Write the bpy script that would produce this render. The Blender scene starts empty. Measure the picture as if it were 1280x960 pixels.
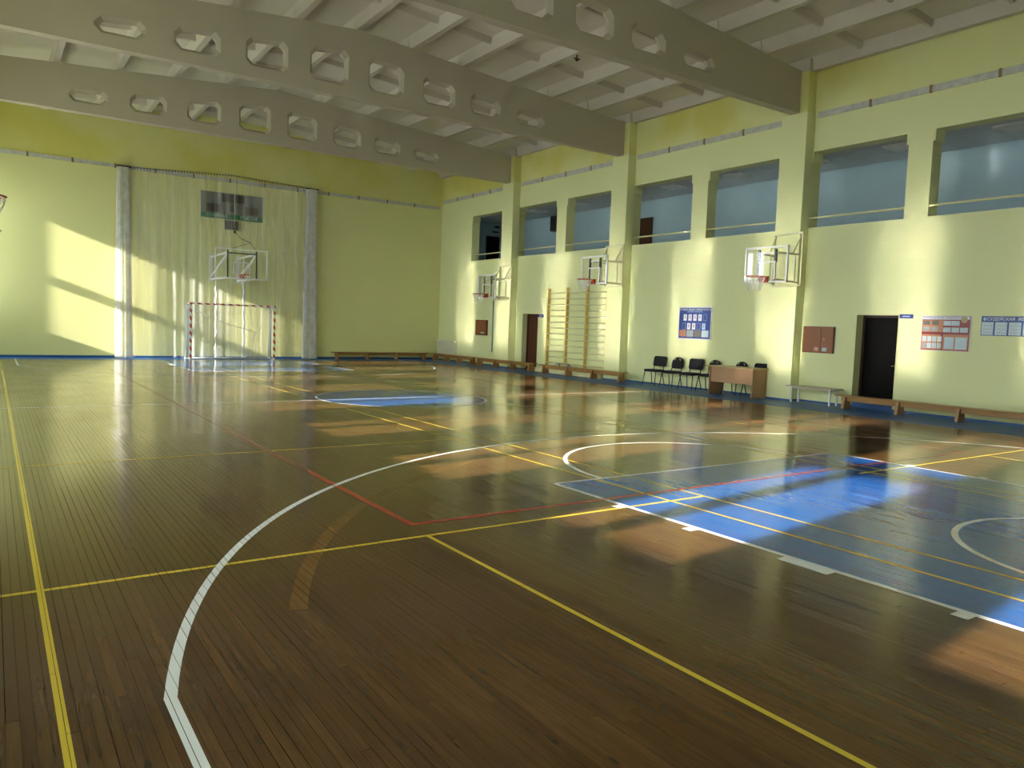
import bpy, math, random
from mathutils import Vector, Matrix
random.seed(7)
S = bpy.context.scene
C = S.collection
R = math.radians
PI = math.pi

# ------------------------------------------------------------------ camera, world, sun, exposure
CAM = (-7.1661, -0.3025, 1.5945)
YAW, PITCH, ROLL, FPX = 0.6018, -0.0758, 0.0352, 948.68
cam = bpy.data.cameras.new('camera')
cam.sensor_width = 36.0
cam.lens = 36.0 * FPX / 1280.0
cam.clip_start, cam.clip_end = 0.05, 300
co = bpy.data.objects.new('camera', cam)
C.objects.link(co)
f_ = Vector((math.sin(YAW) * math.cos(PITCH), math.cos(YAW) * math.cos(PITCH), math.sin(PITCH)))
r_ = f_.cross(Vector((0, 0, 1))).normalized()
u_ = r_.cross(f_)
r2 = r_ * math.cos(ROLL) + u_ * math.sin(ROLL)
u2 = -r_ * math.sin(ROLL) + u_ * math.cos(ROLL)
co.matrix_world = Matrix(((r2.x, u2.x, -f_.x, CAM[0]), (r2.y, u2.y, -f_.y, CAM[1]), (r2.z, u2.z, -f_.z, CAM[2]), (0, 0, 0, 1)))
S.camera = co

SKY, SUN, EXPOSURE = 1.0, 1.6, 3.8
w = bpy.data.worlds.new('sky')
S.world = w
w.use_nodes = True
bg = w.node_tree.nodes['Background']
bg.inputs[0].default_value = (0.86, 0.96, 1.0, 1)
bg.inputs[1].default_value = SKY
sun = bpy.data.lights.new('sun', 'SUN')
sun.energy = SUN
sun.color = (1.0, 0.96, 0.86)
sun.angle = R(1.1)
so = bpy.data.objects.new('sun', sun)
C.objects.link(so)
so.rotation_euler = Vector((1, 0.125, -0.365)).to_track_quat('-Z', 'Y').to_euler()
so.location = (-30, 10, 14)
S.cycles.sample_clamp_indirect = 0
S.cycles.blur_glossy = 0.0
vs = S.view_settings
S.display_settings.display_device = 'sRGB'
vs.view_transform = 'Standard'
vs.look = 'None'
vs.gamma = 1
vs.use_curve_mapping = False
vs.exposure = EXPOSURE

# ------------------------------------------------------------------ helpers
class MB:
    """collects vertices and faces of one mesh"""
    def __init__(s):
        s.v, s.f = [], []
    def face(s, pts):
        n = len(s.v)
        s.v += [tuple(p) for p in pts]
        s.f.append(tuple(range(n, n + len(pts))))
        return s
    def box(s, x0, x1, y0, y1, z0, z1):
        n = len(s.v)
        s.v += [(x, y, z) for z in (z0, z1) for y in (y0, y1) for x in (x0, x1)]
        s.f += [(n + a, n + b, n + c, n + d) for a, b, c, d in
                ((0, 2, 3, 1), (4, 5, 7, 6), (0, 1, 5, 4), (2, 6, 7, 3), (0, 4, 6, 2), (1, 3, 7, 5))]
        return s
    def bar(s, a, b, wd, hd=None, up=(0, 0, 1)):
        """square bar from a to b"""
        a, b = Vector(a), Vector(b)
        hd = hd or wd
        d = (b - a).normalized()
        up = Vector(up)
        if abs(d.dot(up)) > 0.99:
            up = Vector((0, 1, 0))
        x = d.cross(up).normalized() * wd / 2
        y = x.cross(d).normalized() * hd / 2
        n = len(s.v)
        for p in (a, b):
            s.v += [tuple(p - x - y), tuple(p + x - y), tuple(p + x + y), tuple(p - x + y)]
        s.f += [(n + 3, n + 2, n + 1, n), (n + 4, n + 5, n + 6, n + 7)]
        s.f += [(n + i, n + (i + 1) % 4, n + 4 + (i + 1) % 4, n + 4 + i) for i in range(4)]
        return s
    def tube(s, pts, r, seg=6, closed=False):
        pts = [Vector(p) for p in pts]
        k = len(pts)
        n = len(s.v)
        ref = None
        for i, p in enumerate(pts):
            a = pts[(i - 1) % k] if (i > 0 or closed) else p
            b = pts[(i + 1) % k] if (i < k - 1 or closed) else p
            d = (b - a).normalized()
            if ref is None:
                ref = Vector((0, 0, 1)) if abs(d.z) < 0.9 else Vector((1, 0, 0))
            x = (ref - d * ref.dot(d)).normalized()
            ref = x
            y = d.cross(x)
            for j in range(seg):
                t = 2 * PI * j / seg
                s.v.append(tuple(p + (x * math.cos(t) + y * math.sin(t)) * r))
        for i in range(k if closed else k - 1):
            i2 = (i + 1) % k
            for j in range(seg):
                j2 = (j + 1) % seg
                s.f.append((n + i * seg + j, n + i * seg + j2, n + i2 * seg + j2, n + i2 * seg + j))
        if not closed:
            s.f.append(tuple(n + j for j in reversed(range(seg))))
            s.f.append(tuple(n + (k - 1) * seg + j for j in range(seg)))
        return s
    def prism(s, poly, axis, a, b):
        """extrude a 2-d polygon along an axis from a to b"""
        def P(p, t):
            return (t, p[0], p[1]) if axis == 'x' else (p[0], t, p[1]) if axis == 'y' else (p[0], p[1], t)
        n, k = len(s.v), len(poly)
        s.v += [P(p, a) for p in poly] + [P(p, b) for p in poly]
        s.f.append(tuple(n + i for i in reversed(range(k))))
        s.f.append(tuple(n + k + i for i in range(k)))
        s.f += [(n + i, n + (i + 1) % k, n + k + (i + 1) % k, n + k + i) for i in range(k)]
        return s
    def ball(s, c, r, nu=16, nv=10):
        n = len(s.v)
        for i in range(1, nv):
            for j in range(nu):
                a, b = PI * i / nv, 2 * PI * j / nu
                s.v.append((c[0] + r * math.sin(a) * math.cos(b), c[1] + r * math.sin(a) * math.sin(b), c[2] + r * math.cos(a)))
        t = len(s.v)
        s.v += [(c[0], c[1], c[2] + r), (c[0], c[1], c[2] - r)]
        for i in range(nv - 2):
            for j in range(nu):
                j2 = (j + 1) % nu
                s.f.append((n + i * nu + j, n + (i + 1) * nu + j, n + (i + 1) * nu + j2, n + i * nu + j2))
        for j in range(nu):
            j2 = (j + 1) % nu
            s.f.append((t, n + j, n + j2))
            s.f.append((t + 1, n + (nv - 2) * nu + j2, n + (nv - 2) * nu + j))
        return s

wloc = {}
def obj(name, mb, mat, parent=None, local=False, smooth=False, mods=None):
    off = Vector((0, 0, 0))
    if parent is not None and not local:
        off = wloc.get(parent.name, Vector((0, 0, 0)))
    me = bpy.data.meshes.new(name)
    me.from_pydata([(p[0] - off.x, p[1] - off.y, p[2] - off.z) for p in mb.v], [], mb.f)
    me.materials.append(mat)
    if smooth:
        me.polygons.foreach_set('use_smooth', [True] * len(me.polygons))
    o = bpy.data.objects.new(name, me)
    C.objects.link(o)
    if parent is not None:
        o.parent = parent
        wloc[o.name] = off
    if mods:
        bev, sub = mods
        if bev:
            m = o.modifiers.new('bevel', 'BEVEL'); m.width = bev; m.segments = 2; m.limit_method = 'ANGLE'
        if sub:
            m = o.modifiers.new('sub', 'SUBSURF'); m.levels = m.render_levels = sub
    return o
def tag(o, label=None, cat=None, group=None, kind=None):
    if label: o['label'] = label
    if cat: o['category'] = cat
    if group: o['group'] = group
    if kind: o['kind'] = kind
    return o
def empty(name, loc, label, cat, group=None, kind=None):
    o = bpy.data.objects.new(name, None)
    o.empty_display_size = 0.1
    C.objects.link(o)
    o.location = loc
    wloc[o.name] = Vector(loc)
    return tag(o, label, cat, group, kind)
def copy_tree(o, parent=None):
    c = o.copy()
    C.objects.link(c)
    if parent is not None:
        c.parent = parent
    for ch in list(o.children):
        copy_tree(ch, c)
    return c
def text(name, s, size, loc, face, mat, parent, sx=1.0, align='CENTER'):
    """flat lettering; face 'far' looks to -y, 'right' looks to -x"""
    cu = bpy.data.curves.new(name, 'FONT')
    cu.body = s; cu.size = size; cu.align_x = align; cu.align_y = 'CENTER'; cu.extrude = 0.001
    t = bpy.data.objects.new(name, cu)
    C.objects.link(t)
    me = bpy.data.meshes.new_from_object(t.evaluated_get(bpy.context.evaluated_depsgraph_get()))
    bpy.data.objects.remove(t)
    me.name = name
    rot = Matrix.Rotation(PI / 2, 4, 'X')
    if face == 'right':
        rot = Matrix.Rotation(-PI / 2, 4, 'Z') @ rot
    off = wloc.get(parent.name, Vector((0, 0, 0)))
    me.transform(Matrix.Translation(Vector(loc) - off) @ rot @ Matrix.Diagonal((sx, 1, 1, 1)))
    me.materials.clear(); me.materials.append(mat)
    o = bpy.data.objects.new(name, me)
    C.objects.link(o)
    o.parent = parent
    wloc[o.name] = off
    return o

# ------------------------------------------------------------------ materials
def mat(name, col, rough=0.5, var=0.06, scale=3.0, metal=0.0, spec=0.5, bump=0.0, bscale=40.0, stretch=None):
    m = bpy.data.materials.new(name)
    m.use_nodes = True
    nt = m.node_tree
    b = nt.nodes['Principled BSDF']
    b.inputs['Roughness'].default_value = rough
    b.inputs['Metallic'].default_value = metal
    b.inputs['Specular IOR Level'].default_value = spec
    g = nt.nodes.new('ShaderNodeNewGeometry')
    src = g.outputs['Position']
    if stretch:
        mp = nt.nodes.new('ShaderNodeMapping')
        mp.inputs['Scale'].default_value = stretch
        nt.links.new(src, mp.inputs[0]); src = mp.outputs[0]
    n = nt.nodes.new('ShaderNodeTexNoise')
    n.inputs['Scale'].default_value = scale
    n.inputs['Detail'].default_value = 4
    nt.links.new(src, n.inputs['Vector'])
    mx = nt.nodes.new('ShaderNodeMix'); mx.data_type = 'RGBA'
    mx.inputs[6].default_value = tuple(max(0, c * (1 - var)) for c in col) + (1,)
    mx.inputs[7].default_value = tuple(min(1, c * (1 + var)) for c in col) + (1,)
    nt.links.new(n.outputs['Fac'], mx.inputs[0])
    nt.links.new(mx.outputs[2], b.inputs['Base Color'])
    if bump:
        n2 = nt.nodes.new('ShaderNodeTexNoise'); n2.inputs['Scale'].default_value = bscale
        nt.links.new(src, n2.inputs['Vector'])
        bp = nt.nodes.new('ShaderNodeBump'); bp.inputs['Strength'].default_value = bump; bp.inputs['Distance'].default_value = 0.01
        nt.links.new(n2.outputs['Fac'], bp.inputs['Height'])
        nt.links.new(bp.outputs[0], b.inputs['Normal'])
    return m
def wall_mat(name, light, deep, zsplit):
    """wall paint with a deeper tone mixed in unevenly above zsplit"""
    m = mat(name, light, 0.55, 0.03, 0.7, bump=0.08, bscale=25)
    nt = m.node_tree
    b = nt.nodes['Principled BSDF']
    old = b.inputs['Base Color'].links[0].from_socket
    g = nt.nodes.new('ShaderNodeNewGeometry')
    sx = nt.nodes.new('ShaderNodeSeparateXYZ'); nt.links.new(g.outputs['Position'], sx.inputs[0])
    gt = nt.nodes.new('ShaderNodeMath'); gt.operation = 'GREATER_THAN'; gt.inputs[1].default_value = zsplit
    nt.links.new(sx.outputs[2], gt.inputs[0])
    n = nt.nodes.new('ShaderNodeTexNoise'); n.inputs['Scale'].default_value = 0.45; n.inputs['Detail'].default_value = 3
    nt.links.new(g.outputs['Position'], n.inputs['Vector'])
    rp = nt.nodes.new('ShaderNodeMapRange'); rp.inputs[1].default_value = 0.42; rp.inputs[2].default_value = 0.62
    rp.inputs[3].default_value = 0.3; rp.inputs[4].default_value = 1.0
    nt.links.new(n.outputs['Fac'], rp.inputs[0])
    mu = nt.nodes.new('ShaderNodeMath'); mu.operation = 'MULTIPLY'
    nt.links.new(gt.outputs[0], mu.inputs[0]); nt.links.new(rp.outputs[0], mu.inputs[1])
    mx = nt.nodes.new('ShaderNodeMix'); mx.data_type = 'RGBA'
    nt.links.new(mu.outputs[0], mx.inputs[0]); nt.links.new(old, mx.inputs[6])
    mx.inputs[7].default_value = deep + (1,)
    nt.links.new(mx.outputs[2], b.inputs['Base Color'])
    return m
def floor_mat():
    m = bpy.data.materials.new('varnished_pine')
    m.use_nodes = True
    nt = m.node_tree
    b = nt.nodes['Principled BSDF']
    L = nt.links.new
    g = nt.nodes.new('ShaderNodeNewGeometry')
    at = nt.nodes.new('ShaderNodeAttribute'); at.attribute_name = 'rnd'
    off = nt.nodes.new('ShaderNodeCombineXYZ')
    sc = nt.nodes.new('ShaderNodeMath'); sc.operation = 'MULTIPLY'; sc.inputs[1].default_value = 37.0
    L(at.outputs['Fac'], sc.inputs[0]); L(sc.outputs[0], off.inputs[2])
    ad = nt.nodes.new('ShaderNodeVectorMath'); ad.operation = 'ADD'
    L(g.outputs['Position'], ad.inputs[0]); L(off.outputs[0], ad.inputs[1])
    mp = nt.nodes.new('ShaderNodeMapping'); mp.inputs['Scale'].default_value = (60, 3.0, 1)
    L(ad.outputs[0], mp.inputs[0])
    gr = nt.nodes.new('ShaderNodeTexNoise'); gr.inputs['Scale'].default_value = 1.0; gr.inputs['Detail'].default_value = 5
    gr.inputs['Distortion'].default_value = 0.6
    L(mp.outputs[0], gr.inputs['Vector'])
    base = nt.nodes.new('ShaderNodeValToRGB')
    e = base.color_ramp.elements
    e[0].position = 0.0; e[0].color = (0.042, 0.017, 0.0055, 1)
    e[1].position = 1.0; e[1].color = (0.155, 0.082, 0.027, 1)
    x = base.color_ramp.elements.new(0.45); x.color = (0.090, 0.043, 0.0138, 1)
    mixf = nt.nodes.new('ShaderNodeMath'); mixf.operation = 'MULTIPLY_ADD'; mixf.inputs[1].default_value = 0.70
    h = nt.nodes.new('ShaderNodeMath'); h.operation = 'MULTIPLY'; h.inputs[1].default_value = 0.28
    L(at.outputs['Fac'], h.inputs[0]); L(gr.outputs['Fac'], mixf.inputs[0]); L(h.outputs[0], mixf.inputs[2])
    L(mixf.outputs[0], base.inputs[0])
    # knots and dark scuffs
    kn = nt.nodes.new('ShaderNodeTexVoronoi'); kn.inputs['Scale'].default_value = 1.0
    mp2 = nt.nodes.new('ShaderNodeMapping'); mp2.inputs['Scale'].default_value = (9, 3.2, 1)
    L(ad.outputs[0], mp2.inputs[0]); L(mp2.outputs[0], kn.inputs['Vector'])
    k1 = nt.nodes.new('ShaderNodeMapRange'); k1.inputs[1].default_value = 0.04; k1.inputs[2].default_value = 0.15
    k1.inputs[3].default_value = 0.35; k1.inputs[4].default_value = 1.0
    L(kn.outputs['Distance'], k1.inputs[0])
    st = nt.nodes.new('ShaderNodeTexNoise'); st.inputs['Scale'].default_value = 1.0; st.inputs['Detail'].default_value = 6
    mp3 = nt.nodes.new('ShaderNodeMapping'); mp3.inputs['Scale'].default_value = (1.6, 0.9, 1)
    L(g.outputs['Position'], mp3.inputs[0]); L(mp3.outputs[0], st.inputs['Vector'])
    s1 = nt.nodes.new('ShaderNodeMapRange'); s1.inputs[1].default_value = 0.25; s1.inputs[2].default_value = 0.6
    s1.inputs[3].default_value = 0.72; s1.inputs[4].default_value = 1.05
    L(st.outputs['Fac'], s1.inputs[0])
    mu = nt.nodes.new('ShaderNodeMath'); mu.operation = 'MULTIPLY'
    L(k1.outputs[0], mu.inputs[0]); L(s1.outputs[0], mu.inputs[1])
    vm = nt.nodes.new('ShaderNodeVectorMath'); vm.operation = 'SCALE'
    L(base.outputs[0], vm.inputs[0]); L(mu.outputs[0], vm.inputs['Scale'])
    L(vm.outputs[0], b.inputs['Base Color'])
    # uneven varnish
    rr = nt.nodes.new('ShaderNodeMapRange'); rr.inputs[3].default_value = ROUGH[0]; rr.inputs[4].default_value = ROUGH[1]
    L(st.outputs['Fac'], rr.inputs[0]); L(rr.outputs[0], b.inputs['Roughness'])
    b.inputs['Specular IOR Level'].default_value = 0.42
    b.inputs['Coat Weight'].default_value = 0.1; b.inputs['Coat Roughness'].default_value = 0.06
    bp = nt.nodes.new('ShaderNodeBump'); bp.inputs['Strength'].default_value = 0.22; bp.inputs['Distance'].default_value = 0.004
    wv = nt.nodes.new('ShaderNodeTexNoise'); wv.inputs['Scale'].default_value = 1.0
    mp4 = nt.nodes.new('ShaderNodeMapping'); mp4.inputs['Scale'].default_value = (16, 2.5, 1)
    L(ad.outputs[0], mp4.inputs[0]); L(mp4.outputs[0], wv.inputs['Vector'])
    L(wv.outputs['Fac'], bp.inputs['Height']); L(bp.outputs[0], b.inputs['Normal'])
    return m
ROUGH = (0.09, 0.23)
def paint_mat(name, col, rough=0.17, wear=0.12):
    m = mat(name, col, rough, wear, 5.0, spec=0.28, bump=0.06, bscale=14, stretch=(1, 0.25, 1))
    return m
def clear_mat(name, col, opacity, rough=0.5, gloss=False, streak=False):
    m = bpy.data.materials.new(name)
    m.use_nodes = True
    nt = m.node_tree
    b = nt.nodes['Principled BSDF']
    b.inputs['Base Color'].default_value = col + (1,)
    b.inputs['Roughness'].default_value = rough
    out = nt.nodes['Material Output']
    tr = nt.nodes.new('ShaderNodeBsdfTransparent')
    mx = nt.nodes.new('ShaderNodeMixShader')
    if gloss:
        lw = nt.nodes.new('ShaderNodeLayerWeight'); lw.inputs[0].default_value = 0.3
        mr = nt.nodes.new('ShaderNodeMapRange'); mr.inputs[3].default_value = opacity; mr.inputs[4].default_value = 0.7
        lw.inputs[0].default_value = 0.15
        b = nt.nodes.new('ShaderNodeBsdfGlossy'); b.inputs['Roughness'].default_value = rough
        nt.links.new(lw.outputs['Fresnel'], mr.inputs[0]); nt.links.new(mr.outputs[0], mx.inputs[0])
    else:
        g = nt.nodes.new('ShaderNodeNewGeometry')
        n = nt.nodes.new('ShaderNodeTexNoise'); n.inputs['Scale'].default_value = 5
        if streak:
            mp = nt.nodes.new('ShaderNodeMapping'); mp.inputs['Scale'].default_value = (1.6, 1, .08)
            nt.links.new(g.outputs['Position'], mp.inputs[0]); nt.links.new(mp.outputs[0], n.inputs['Vector'])
        else:
            nt.links.new(g.outputs['Position'], n.inputs['Vector'])
        mr = nt.nodes.new('ShaderNodeMapRange'); mr.inputs[1].default_value = .3 if streak else 0; mr.inputs[2].default_value = .7 if streak else 1; mr.inputs[3].default_value = opacity * (.15 if streak else .75); mr.inputs[4].default_value = min(1, opacity * (1.9 if streak else 1.25))
        nt.links.new(n.outputs['Fac'], mr.inputs[0]); nt.links.new(mr.outputs[0], mx.inputs[0])
    nt.links.new(tr.outputs[0], mx.inputs[1]); nt.links.new(b.outputs[0], mx.inputs[2])
    nt.links.new(mx.outputs[0], out.inputs['Surface'])
    return m
def stripe_mat(name, a, b_, period):
    m = mat(name, a, 0.35, 0.03)
    nt = m.node_tree
    b = nt.nodes['Principled BSDF']
    g = nt.nodes.new('ShaderNodeNewGeometry')
    sx = nt.nodes.new('ShaderNodeSeparateXYZ'); nt.links.new(g.outputs['Position'], sx.inputs[0])
    ad = nt.nodes.new('ShaderNodeMath'); ad.operation = 'ADD'
    nt.links.new(sx.outputs[0], ad.inputs[0]); nt.links.new(sx.outputs[2], ad.inputs[1])
    md = nt.nodes.new('ShaderNodeMath'); md.operation = 'PINGPONG'; md.inputs[1].default_value = period
    nt.links.new(ad.outputs[0], md.inputs[0])
    gt = nt.nodes.new('ShaderNodeMath'); gt.operation = 'GREATER_THAN'; gt.inputs[1].default_value = period / 2
    nt.links.new(md.outputs[0], gt.inputs[0])
    mx = nt.nodes.new('ShaderNodeMix'); mx.data_type = 'RGBA'
    mx.inputs[6].default_value = a + (1,); mx.inputs[7].default_value = b_ + (1,)
    nt.links.new(gt.outputs[0], mx.inputs[0]); nt.links.new(mx.outputs[2], b.inputs['Base Color'])
    return m

YEL, DEEP = (0.79, 0.81, 0.42), (0.70, 0.66, 0.17)
M = dict(
    wall=wall_mat('yellow_wall_paint', YEL, DEEP, 6.99),
    far=wall_mat('yellow_far_wall_paint', (0.76, 0.75, 0.35), DEEP, 6.74),
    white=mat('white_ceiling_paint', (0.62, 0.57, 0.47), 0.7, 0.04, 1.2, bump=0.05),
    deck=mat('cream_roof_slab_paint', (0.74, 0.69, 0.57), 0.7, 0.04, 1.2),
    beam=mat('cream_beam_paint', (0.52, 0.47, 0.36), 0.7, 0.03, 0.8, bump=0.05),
    wood=floor_mat(),
    sub=mat('dark_subfloor', (0.012, 0.010, 0.008), 0.9),
    linew=paint_mat('white_line_paint', (0.72, 0.74, 0.72)),
    liney=paint_mat('yellow_line_paint', (0.62, 0.46, 0.05)),
    liner=paint_mat('red_line_paint', (0.36, 0.05, 0.03), wear=0.35),
    lineo=paint_mat('varnished_over_old_line', (0.155, 0.078, 0.022), 0.17, 0.4),
    blue=paint_mat('blue_floor_paint', (0.008, 0.088, 0.34), 0.12),
    border=mat('worn_blue_border_paint', (0.016, 0.11, 0.36), 0.3, 0.2, 2.0, spec=0.12),
    bluebase=mat('blue_skirting_paint', (0.012, 0.09, 0.29), 0.35),
    trim=mat('grey_dusty_strip', (0.56, 0.56, 0.50), 0.6, 0.35, 7.0),
    brass=mat('brown_strip_clip', (0.25, 0.17, 0.06), 0.5),
    gal=mat('grey_blue_gallery_paint', (0.50, 0.66, 0.74), 0.6, 0.04),
    galc=mat('gallery_ceiling_tile', (0.80, 0.82, 0.84), 0.7, 0.05, 4.0),
    rail=mat('pale_yellow_rail_paint', (0.80, 0.76, 0.42), 0.4),
    metal=mat('white_enamel_tube', (0.80, 0.80, 0.76), 0.35),
    tube=mat('pale_painted_tube', (0.74, 0.73, 0.45), 0.4),
    dark=mat('dark_bracket', (0.03, 0.05, 0.07), 0.4),
    black=mat('black_plastic', (0.012, 0.012, 0.012), 0.5),
    glass=clear_mat('backboard_glass', (0.6, 0.7, 0.7), 0.03, 0.02, True),
    red=mat('red_rim_paint', (0.55, 0.075, 0.02), 0.35),
    cord=mat('white_net_cord', (0.72, 0.72, 0.66), 0.7),
    bench=mat('varnished_bench_wood', (0.36, 0.185, 0.05), 0.3, 0.25, 3.0, stretch=(8, 1, 8)),
    benchend=mat('varnished_bench_support', (0.38, 0.20, 0.065), 0.35, 0.2, 6.0),
    bars=mat('yellow_ladder_wood', (0.80, 0.62, 0.20), 0.35, 0.12, 5.0),
    rung=mat('pale_ladder_rung', (0.80, 0.75, 0.45), 0.4, 0.06, 5.0),
    fabric=mat('black_chair_fabric', (0.010, 0.010, 0.012), 0.85, 0.3, 60, bump=0.2, bscale=300),
    desk=mat('beech_laminate', (0.42, 0.23, 0.11), 0.35, 0.08, 5.0, stretch=(1, 6, 1)),
    desktop=mat('light_beech_edge', (0.55, 0.38, 0.17), 0.35, 0.08, 5.0),
    doorb=mat('red_brown_door', (0.085, 0.022, 0.010), 0.3, 0.2, 4.0),
    doord=mat('near_black_door', (0.003, 0.002, 0.002), 0.6, 0.2, 4.0, spec=0.1),
    frameb=mat('dark_brown_door_frame', (0.045, 0.015, 0.008), 0.35),
    cab=mat('red_brown_cabinet', (0.30, 0.095, 0.028), 0.35, 0.12, 4.0),
    cabt=mat('dark_cabinet_edge', (0.13, 0.035, 0.015), 0.4),
    rad=mat('cream_radiator_enamel', (0.78, 0.76, 0.56), 0.35),
    dkslot=mat('dark_slot', (0.03, 0.03, 0.02), 0.7),
    pblue=mat('poster_blue', (0.012, 0.045, 0.25), 0.3, 0.1, 3.0),
    pred=mat('poster_red', (0.27, 0.014, 0.022), 0.3, 0.1, 3.0),
    porange=mat('poster_tan', (0.55, 0.22, 0.10), 0.35, 0.12, 3.0),
    pwhite=mat('poster_white', (0.78, 0.78, 0.80), 0.35),
    ppale=mat('poster_pale_sheet', (0.55, 0.66, 0.70), 0.35, 0.25, 30.0),
    pphoto=mat('poster_photo_print', (0.34, 0.36, 0.38), 0.35, 0.8, 45.0),
    pphotod=mat('poster_dark_photo_print', (0.16, 0.13, 0.10), 0.35, 0.9, 40.0),
    pgold=mat('poster_gold_emblem', (0.42, 0.36, 0.16), 0.35, 0.4, 40.0),
    plight=mat('poster_pale_blue', (0.40, 0.55, 0.80), 0.35),
    sbox=mat('scoreboard_grey', (0.20, 0.21, 0.19), 0.5),
    sgreen=mat('scoreboard_green', (0.02, 0.17, 0.07), 0.5),
    sdark=mat('scoreboard_screen', (0.075, 0.055, 0.05), 0.45, 0.5, 90.0),
    net=clear_mat('curtain_netting', (0.88, 0.88, 0.84), 0.13, 0.8, streak=True),
    pleat=clear_mat('gathered_netting', (0.88, 0.87, 0.82), 0.72, 0.8),
    gnet=clear_mat('goal_netting', (0.85, 0.85, 0.82), 0.17, 0.8),
    goal=stripe_mat('red_white_goal_paint', (0.80, 0.80, 0.78), (0.50, 0.03, 0.02), 0.135),
    pipe=mat('blue_grey_pipe', (0.10, 0.28, 0.32), 0.5),
    wball=mat('white_ball_leather', (0.75, 0.75, 0.75), 0.4),
    ground=mat('outside_ground', (0.45, 0.45, 0.43), 0.9),
    tile=mat('louvre_glint_white', (0.95, 0.95, 0.95), 0.3),  # near-white colour paints in the glints of reflected light on the louvres
    whitebench=mat('grey_white_bench_paint', (0.46, 0.40, 0.26), 0.4),
)

# ------------------------------------------------------------------ the building
XR, XL, YF, YB = 9.39, -8.75, 29.76, -1.2
XC = 0.32
BEAMS = [24.05, 17.8, 11.57, 5.33]
TH = 0.37
def top_z(x):           # underside of the ribs = top of the beams, a shallow ridge roof
    return 8.65 - 0.075 * abs(x - XC)

# right wall with gallery openings and two doorways
SILL, HEAD = 4.25, 6.08
openings = [(24.5, 27.14), (21.36, 23.84), (18.25, 20.82), (15.04, 17.52), (12.0, 14.48), (8.85, 11.23), (5.75, 8.33), (2.6, 5.0), (-0.6, 2.1)]
doors = [(22.27, 23.25, 2.08), (8.80, 9.78, 2.14)]
b = MB()
ys = YB - 0.3
for (a, c, h) in sorted(doors):
    b.box(XR, XR + TH, ys, a, 0, SILL)
    b.box(XR, XR + TH, a, c, h, SILL)
    ys = c
b.box(XR, XR + TH, ys, YF + 0.3, 0, SILL)
b.box(XR, XR + TH, YB - 0.3, YF + 0.3, HEAD, 8.45)
ys = YB - 0.3
for (a, c) in sorted(openings):
    b.box(XR, XR + TH, ys, a, SILL, HEAD)
    b.box(XR, XR + TH, a, a + 0.05, HEAD - 0.24, HEAD)
    b.box(XR, XR + TH, c - 0.05, c, HEAD - 0.24, HEAD)
    ys = c
b.box(XR, XR + TH, ys, YF + 0.3, SILL, HEAD)
tag(obj('wall_right', b, M['wall']), 'yellow side wall with a row of open gallery bays', kind='structure')

b = MB().box(XL - 0.35, XR + 3.6, YF, YF + 0.3, 0, 9.2)
tag(obj('wall_far', b, M['far']), 'yellow end wall behind the goal', kind='structure')
b = MB().box(XL - 0.35, XR + 3.6, YB - 0.3, YB, 0, 9.2)
tag(obj('wall_back', b, M['wall']), 'yellow end wall behind the viewer', kind='structure')

# left wall with tall windows
WZ0, WZ1 = 2.0, 5.85
wins = [(-0.6 + 3.125 * k, 0.92 + 3.125 * k) for k in range(10)]
wins[-1] = (28.15, 29.42)
wins[0] = (0.2, 0.92)
b = MB().box(XL - 0.35, XL, YB, YF, 0, WZ0).box(XL - 0.35, XL, YB, YF, WZ1, 8.45)
ys = YB
for (a, c) in wins:
    b.box(XL - 0.35, XL, ys, a, WZ0, WZ1); ys = c
b.box(XL - 0.35, XL, ys, YF, WZ0, WZ1)
tag(obj('wall_left', b, M['wall']), 'yellow window wall on the left', kind='structure')
for k, (a, c) in enumerate(wins):
    x0, x1 = XL - 0.25, XL - 0.17
    b = MB()
    for (y0, y1, z0, z1) in ((a, a + .05, WZ0, WZ1), (c - .05, c, WZ0, WZ1), (a, c, WZ0, WZ0 + .05), (a, c, WZ1 - .05, WZ1)):
        b.box(x0, x1, y0, y1, z0, z1)
    wo = tag(obj('window_%d' % (k + 1), b, M['metal']), 'tall white window in the left wall', kind='structure')
    obj('transom', MB().box(x0, x1, a, c, 3.70, 4.0), M['metal'], wo)
    obj('mullion', MB().box(x0, x1, c - .68, c - .46, WZ0, WZ1) if 0 < k < 9 else MB().box(x0, x1, c - .09, c - .05, WZ0, WZ1), M['metal'], wo)

# ceiling: deck, ribs and cross ribs
b = MB()
def deck(x, dz=0.30):
    return top_z(x) + dz
for (xa, xb) in ((XL - 0.4, XC), (XC, XR + 0.4)):
    b.prism([(xa, deck(xa)), (xb, deck(xb)), (xb, deck(xb) + .15), (xa, deck(xa) + .15)], 'y', YB - 0.3, YF + 0.3)
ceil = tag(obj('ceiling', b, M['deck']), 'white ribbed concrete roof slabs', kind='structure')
ribx = [XC + 1.49 * k for k in range(-6, 7)]
ribx[0], ribx[-1] = XL + 0.08, XR - 0.10
bays = [(YB, BEAMS[3]), (BEAMS[3], BEAMS[2]), (BEAMS[2], BEAMS[1]), (BEAMS[1], BEAMS[0]), (BEAMS[0], YF)]
rib_mesh, cross_mesh = None, None
for i, x in enumerate(ribx):
    for j, (ya, yb) in enumerate(bays):
        L = yb - ya - 0.012
        o = None
        if rib_mesh is None:
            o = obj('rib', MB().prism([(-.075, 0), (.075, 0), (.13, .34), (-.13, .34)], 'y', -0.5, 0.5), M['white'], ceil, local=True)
            rib_mesh = o.data
        else:
            o = bpy.data.objects.new('rib', rib_mesh); C.objects.link(o); o.parent = ceil
        o.location = (x, (ya + yb) / 2, top_z(x)); o.scale = (1, L, 1)
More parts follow.
